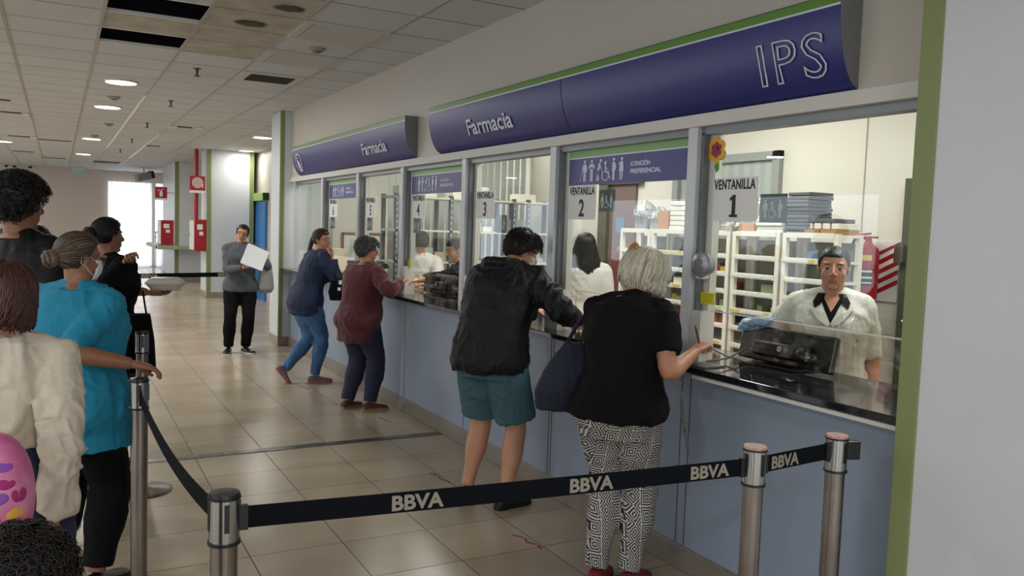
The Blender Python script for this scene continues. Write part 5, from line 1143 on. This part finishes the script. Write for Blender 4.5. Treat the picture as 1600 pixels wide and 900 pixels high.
# ---- man in black jacket
p10 = Person('masked man in a black hooded jacket and teal shorts leaning on the counter', 2.21, 4.27, 60, 1.70, skC, bulk=1.16, tab=MAL, lean=21, head=(42, 26, 0), hands=((2.70, 4.12, 1.10), (2.66, 4.55, 1.10)), poles=((.9, -.5, -.5), (-.8, -.5, -.5)), feet=((.135, -.0, 16), (-.135, .0, -6)), neckfwd=1.0)
def hood10(s, mb):
    c = s.spine(1.0)+V((0, -.035, .0)); mb.tube([c+V((.090*cos(a)*1.1, .075*sin(a)-.035*(sin(a) < 0), .024-.026*sin(a))) for a in [2*pi*k/24 for k in range(25)]], .036, 12); mb.ell(c+V((0, -.075, -.03)), (.105, .045, .07), 18)
p10.body(curl=(1.0, .8), face=True, male=True); p10.hair(hblack, .022, .06, .012, -.062, strands=900, flow='short', wild=.005, sr=.0018, seed=6); p10.mask(mat('mask_blue', 'a9c3cc', .7))
p10.top('hooded_jacket', black_cloth, sleeve=1.98, cl=.034, hem=-.18, amp=.013, fr=7, scl=.017, extra=hood10, flare=.02, sy=1.05)
teal = mat('teal_shorts', '3a5e66', .8, bump=(14, .5)); SH = [(0, .060), (.3, .060), (.8, .056), (1, .054)]
p10.pants(teal, cl=.014, top=.0, u1=.93, name='shorts', amp=.007, fr=8, prof=SH, legc=.006); p10.shoes(mat('black_shoe', '101013', .5))
# ---- old woman in black
p11 = Person('grey haired woman in a black T-shirt and patterned trousers at the nearest window', 2.225, 3.02, 58, 1.585, skA, bulk=1.18, lean=13, head=(38, 28, 0), hands=((2.555, 2.90, 1.09), (2.60, 3.16, 1.09)), poles=((.30, -.35, -1), (-.6, -.8, -.6)), feet=((.07, .03, 10), (-.07, -.02, -6)), belly=.02, neckfwd=.9)
p11.body(curl=(1.0, .9), face=True); p11.hair(hwhite, .038, .062, -.03, -.105, strands=1700, flow='down', seed=8, sr=.0024, lift=.010, wild=.012, long=.10)
tw = hairmat('hair_ginger', '9a6a2a', 'c9974a'); mb = MB(); rnd = random.Random(3)
for k in range(70):
    a = rnd.random()*6.28; c = p11.surf(V((-.15, -1, .75)).normalized(), .038); q = rnd.random()*.042; mb.tube([c+V((q*cos(a+u*1.5), -.012*sin(u*3)-.006, q*sin(a+u*1.5)*1.2-.02*u)) for u in (0, .3, .6, .9)], [.002, .003, .003, .001], 5)
mb.v = [tuple(p11.Mh @ V(v)) for v in mb.v]; mb.build('hair_twist', tw, p11.t, smooth='all')
p11.top('black_tshirt', blk2, sleeve=.64, cl=.020, hem=-.08, amp=.010, fr=6, scl=.016, sfl=0, flare=.02, neck=1.0)
pm = bpy.data.materials.new('patterned_cloth'); pm.use_nodes = True; N = pm.node_tree.nodes; L = pm.node_tree.links; b = N['Principled BSDF']; b.inputs['Roughness'].default_value = .85
tc = N.new('ShaderNodeTexCoord'); sx_ = N.new('ShaderNodeSeparateXYZ'); L.new(tc.outputs['Object'], sx_.inputs[0])
def mnode(op, a, b_=None, c=None):
    n = N.new('ShaderNodeMath'); n.operation = op
    for i, q in enumerate((a, b_, c)):
        if q is None: continue
        if isinstance(q, (int, float)): n.inputs[i].default_value = q
        else: L.new(q, n.inputs[i])
    return n.outputs[0]
u = mnode('ADD', mnode('MULTIPLY', sx_.outputs[0], .85), mnode('MULTIPLY', sx_.outputs[1], .8)); v = sx_.outputs[2]
def cell(x, f): return mnode('ABSOLUTE', mnode('SUBTRACT', mnode('FRACT', mnode('MULTIPLY', x, f)), .5))
cu_, cv_ = cell(u, 16), cell(v, 13); mx_ = mnode('MAXIMUM', cu_, cv_); ad = mnode('ADD', cu_, cv_)
r1 = mnode('GREATER_THAN', mnode('SINE', mnode('MULTIPLY', mx_, 42)), .05); r2 = mnode('GREATER_THAN', mnode('SINE', mnode('MULTIPLY', ad, 30)), .1)
sel = mnode('GREATER_THAN', mnode('SINE', mnode('MULTIPLY', u, 52)), 0); e = mnode('ADD', mnode('MULTIPLY', r1, sel), mnode('MULTIPLY', r2, mnode('SUBTRACT', 1, sel)))
nz = N.new('ShaderNodeTexNoise'); nz.inputs['Scale'].default_value = 90; L.new(tc.outputs['Object'], nz.inputs['Vector']); e = mnode('GREATER_THAN', mnode('ADD', e, mnode('MULTIPLY', mnode('SUBTRACT', nz.outputs[0], .5), 2.2)), .5)
mx = N.new('ShaderNodeMix'); mx.data_type = 'RGBA'; mx.inputs[6].default_value = (.012, .012, .014, 1); mx.inputs[7].default_value = (*hexc('b7b2ac'), 1); L.new(e, mx.inputs[0]); L.new(mx.outputs[2], b.inputs['Base Color'])
p11.pants(pm, cl=.012, top=.05, u1=2.0, amp=.006, legc=.004); p11.shoes(mat('red_shoe', '7a2328', .6), mat('sole_dark', '3a2420', .7))
t = thing('shoulder_bag', 'big dark navy cloth bag hanging from the shoulder of the grey haired woman', 'bag', (2.10, 3.27, .77)); nb_ = mat('navy_cloth_bag', '11182a', .8, bump=(60, .25)); mb = MB()
bx = V((cos(radians(20)), -sin(radians(20)), 0)); by = V((sin(radians(20)), cos(radians(20)), 0))
mb.loft([sup(V((0, 0, z))+bx*o_, bx, by, a, b, 24, 2.8) for z, a, b, o_ in ((0, .09, .03, .02), (.015, .14, .055, 0), (.10, .15, .07, 0), (.2, .125, .055, .02), (.29, .085, .03, .04), (.33, .06, .015, .05))]); me = fuse(mb, .008, 3); folds(me, .006, 10, 2); link('cloth_body', me, nb_, t, 'all')
shp = p11.on(p11.S[1])-t.location+V((0, 0, .055))
for o_ in (-.015, .02): MB().tube([bx*(.02+o_*2)+V((0, 0, .31)), bx*(.06+o_)+V((0, 0, .42)), (bx*.08+V((0, 0, .42))).lerp(shp, .6)+V((o_*.4, 0, 0)), shp+V((o_, o_, .0)), shp+V((.05+o_, .06, -.06))], .010, 8, flat=.35).build('strap', nb_, t, smooth='all')
hp = p11.on(p11.Wr[0])
o = MB().cyl((0, 0, 0), (-.01, .03, .10), .0045, 10).cyl((-.01, .03, .1), (-.011, .033, .112), .003, 8).build('pen', mat('pen_dark', '2a1d12', .4), loc=(hp.x+.05, hp.y+.02, hp.z+.0), smooth=True); tag(o, 'dark pen held upright in the hand of the grey haired woman', 'pen')
o = MB().box((-.06, -.09, 0), (.06, .09, .006)).build('notebook', mat('pad_grey', '5a5a58', .6), loc=(2.62, 2.93, 1.0205)); tag(o, 'small grey pad under the writing hand on the worktop', 'notebook')
film_bag = MB(); vs = []; nn_ = 18
for i in range(nn_+1):
    u_ = i/nn_; w0 = .035*(.5+.6*sin(u_*2.6)); c = V((0, -.03*u_-.05*u_*u_, -.36*u_)); vs.append([c+V((.012*noise.noise(V((u_*9, k, 1)))+.006*k, w0*(k/3-1), 0)) for k in range(7)])
vs = [q for r in vs for q in r]; film_bag.add(vs, [(i*7+j, i*7+j+1, (i+1)*7+j+1, (i+1)*7+j) for i in range(nn_) for j in range(6)]); 
o = film_bag.build('plastic_bag', glassmat('bag_film', (.75, .77, .78), .3, .25, bump=(50, 1), fac=.32), loc=(2.52, 2.97, .975), smooth='all'); q = o.modifiers.new('s', 'SOLIDIFY'); q.thickness = .001; tag(o, 'thin clear plastic bag hanging below the hands of the grey haired woman', 'bag')

# ---- pharmacist
p12 = Person('pharmacist in a white coat over a black collar, facing out of the nearest window', 3.47, 2.93, 230, 1.615, 'b8836a', bulk=1.14, lean=2, sh=.92, neckfwd=.25, head=(0, 2, 0), hands=((3.10, 3.02, 1.10), None), poles=((.6, -1, -.5), (-.6, -1, -.5)))
p12.cheek = .003; p12.body(curl=(.5, .6), face=True); p12.hair(hblack, .006, .066, .004, -.06, bun=(0, -1, -.1), strands=500, sr=.0012, lift=.002); p12.bun(hblack, (0, -1, -.2), .035, .02)
coat = mat('white_coat', 'c6c3bc', .7, bump=(50, .15)); co = p12.top('white_coat', coat, sleeve=.92, cl=.018, hem=-.75, amp=.007, fr=7, scl=.008, flare=.03, neck=.95)
P_ = lambda x, z, dy=0: None
def surf_front(me_o, x, z):                               # front of the coat at x,z in the person's frame
    best = None
    for v in me_o.data.vertices:
        if abs(v.co.x-x) < .012 and abs(v.co.z-z) < .012 and (best is None or v.co.y > best): best = v.co.y
    if best is None or z > nz_-.05:
        for v in p12.bodyo.data.vertices:
            if abs(v.co.x-x) < .01 and abs(v.co.z-z) < .01 and v.co.y < .14 and (best is None or v.co.y > best): best = v.co.y
    return best if best is not None else .1
def patch(o, poly, m, name, off=.003, th=.004, parent=None):
    pts = [V((x, surf_front(o, x, z)+off, z)) for x, z in poly]; n = len(pts); mb = MB(); c = sum(pts, V())/n; c.y = surf_front(o, c.x, c.z)+off
    vs = pts+[p_-V((0, th, 0)) for p_ in pts]+[c, c-V((0, th, 0))]; fs = [(i, (i+1) % n, 2*n) for i in range(n)]+[((i+1) % n+n, i+n, 2*n+1) for i in range(n)]+[(i, i+n, (i+1) % n+n, (i+1) % n) for i in range(n)]
    mb.add(vs, fs); return mb.build(name, m, parent or o, smooth=False)
nz_ = p12.neck0.z
mb = MB(); mb.tube([p12.neck0+V((.062*cos(a), .056*sin(a)-.004, .012-.03*sin(a))) for a in [2*pi*k/24 for k in range(25)]], .019, 10, flat=.8); me = fuse(mb, .006, 2); link('black_collar', me, blk2, p12.t, 'all')
mid = nz_-.135
patch(co, [(.0, mid), (.028, mid+.055), (.052, nz_-.015), (.085, nz_-.025), (.072, nz_-.055), (.10, nz_-.06), (.06, mid+.02), (.012, mid-.012)], coat, 'lapel', .006, .008); patch(co, [(.0, mid), (-.028, mid+.055), (-.052, nz_-.015), (-.085, nz_-.025), (-.072, nz_-.055), (-.10, nz_-.06), (-.06, mid+.02), (-.012, mid-.012)], coat, 'lapel', .006, .008)
patch(co, [(0, mid+.002), (.046, nz_-.03), (.036, nz_-.004), (.0, mid+.06)], blk2, 'shirt_placket', .004, .004, p12.t); patch(co, [(0, mid+.002), (-.046, nz_-.03), (-.036, nz_-.004), (.0, mid+.06)], blk2, 'shirt_placket', .004, .004, p12.t)
patch(co, [(.046, nz_-.035), (.030, nz_+.012), (.066, nz_+.012), (.088, nz_-.03), (.078, nz_-.06)], blk2, 'collar_flap', .012, .006, p12.t); patch(co, [(-.046, nz_-.035), (-.030, nz_+.012), (-.066, nz_+.012), (-.088, nz_-.03), (-.078, nz_-.06)], blk2, 'collar_flap', .012, .006, p12.t)
patch(co, [(0, mid+.058), (.036, nz_-.012), (.03, nz_+.006), (-.03, nz_+.006), (-.036, nz_-.012)], p12.skin, 'neckline', .005, .004, p12.bodyo)
mb = MB()
for q in range(4): z = mid-.03-.1*q; mb.ell((0.004, surf_front(co, 0, z)+.002, z), (.008, .003, .008), 10)
mb.build('buttons', letterm, co); p12.pants(mat('white_trousers', 'c9c5ba', .7), cl=.012); p12.shoes(mat('white_shoe', 'cfccc4', .6))
# ---- woman with long dark hair inside
p = Person('pharmacy worker with long dark hair and white coat seen from behind at window two', 3.9, 5.86, 30, 1.62, skC, bulk=1.12, near=False, hands=(None, None)); p.body(face=False); p.hair(hblack, .012, .06, .0, -.1, strands=900, flow='down', long=.33, sr=.0035, seed=12, lw=.125); p.top('white_coat', coat, sleeve=.95, cl=.022, hem=-.9, amp=.006, flare=.04, scl=.02); p.pants(blk3); p.shoes(blackp)
# ---- cashier in black reaching out
p = Person('cashier in black behind window four, reaching a hand out to the woman in maroon', 3.42, 7.06, 282, 1.55, skC, bulk=1.02, near=False, lean=16, head=(-8, 16, 0), hands=((3.1, 7.35, 1.05), (2.70, 6.82, 1.13)), poles=((.5, -1, -.5), (-.6, -1, -.4))); p.body(face=True, curl=(.5, .6)); p.hair(hblack, .009, .066, .0, -.08, bun=(0, -1, -.1), strands=260); p.bun(hblack, (0, -1, -.2), .04, .022); p.top('black_top', blk2, sleeve=1.72, cl=.014, hem=-.2, amp=.006, scl=.012); p.pants(blk3); p.shoes(blackp)
p = Person('worker in a white coat with dark hair behind window four, turned away', 3.27, 7.95, 10, 1.58, skC, bulk=1.02, near=False, hands=((3.2, 7.6, .95), None)); p.body(face=False); p.hair(hblack, .012, .06, .0, -.09, strands=300, flow='down', long=.05, seed=14); p.top('white_coat', coat, sleeve=.95, cl=.02, hem=-.8, amp=.006, flare=.03, scl=.02); p.pants(blk3); p.shoes(blackp)
# ---- things held
t = thing('coins_cup', 'clear plastic cup and slip passed over the counter at window four', 'cup', (2.68, 6.98, 1.0205)); MB().lathe([(.028, 0), (.034, .09), (.033, .09), (.027, .003)], n=20).build('cup_wall', glassmat('cup_plastic', (.85, .85, .85), .2, .1, fac=.25), t, smooth=True); MB().box((-.03, -.03, .095), (.03, .03, .097)).build('slip', paper, t)
hb = p5.on(p5.palm) if False else p5.on(p5.Wr[0])
t = thing('food_container', 'white foam food container on the hand of the woman in black', 'container', (.60, 5.70, 1.16), radians(-15)); fm = mat('foam_white', 'c9c5bc', .6)
mb = MB(); mb.loft([sup(V((0, 0, z)), V((1, 0, 0)), V((0, 1, 0)), a, b, 28, 4) for z, a, b in ((0, .085, .065), (.01, .09, .07), (.038, .115, .088), (.042, .12, .09))]); mb.build('tray', fm, t, smooth='all'); mb = MB(); mb.loft([sup(V((0, 0, z)), V((1, 0, 0)), V((0, 1, 0)), a, b, 28, 4) for z, a, b in ((.0425, .12, .09), (.048, .115, .088), (.07, .095, .072), (.078, .08, .06))]); mb.build('lid', mat('foam_lid', 'd3d0c8', .4), t, smooth='all')
t = thing('tall_handbag', 'slim black handbag hanging beside the dark jeans of the woman in black', 'bag', (.44, 5.58, .66)); mb = MB(); mb.loft([sup(V((0, 0, z)), V((1, 0, 0)), V((0, 1, 0)), a, .05, 20, 4) for z, a in ((0, .07), (.02, .095), (.2, .085), (.36, .06))]); mb.build('body', blk2, t, smooth=True); MB().tube([(-.04, 0, .34), (-.03, .02, .48), (.02, .04, .50), (.04, 0, .34)], .006, 8).build('strap', blk2, t)
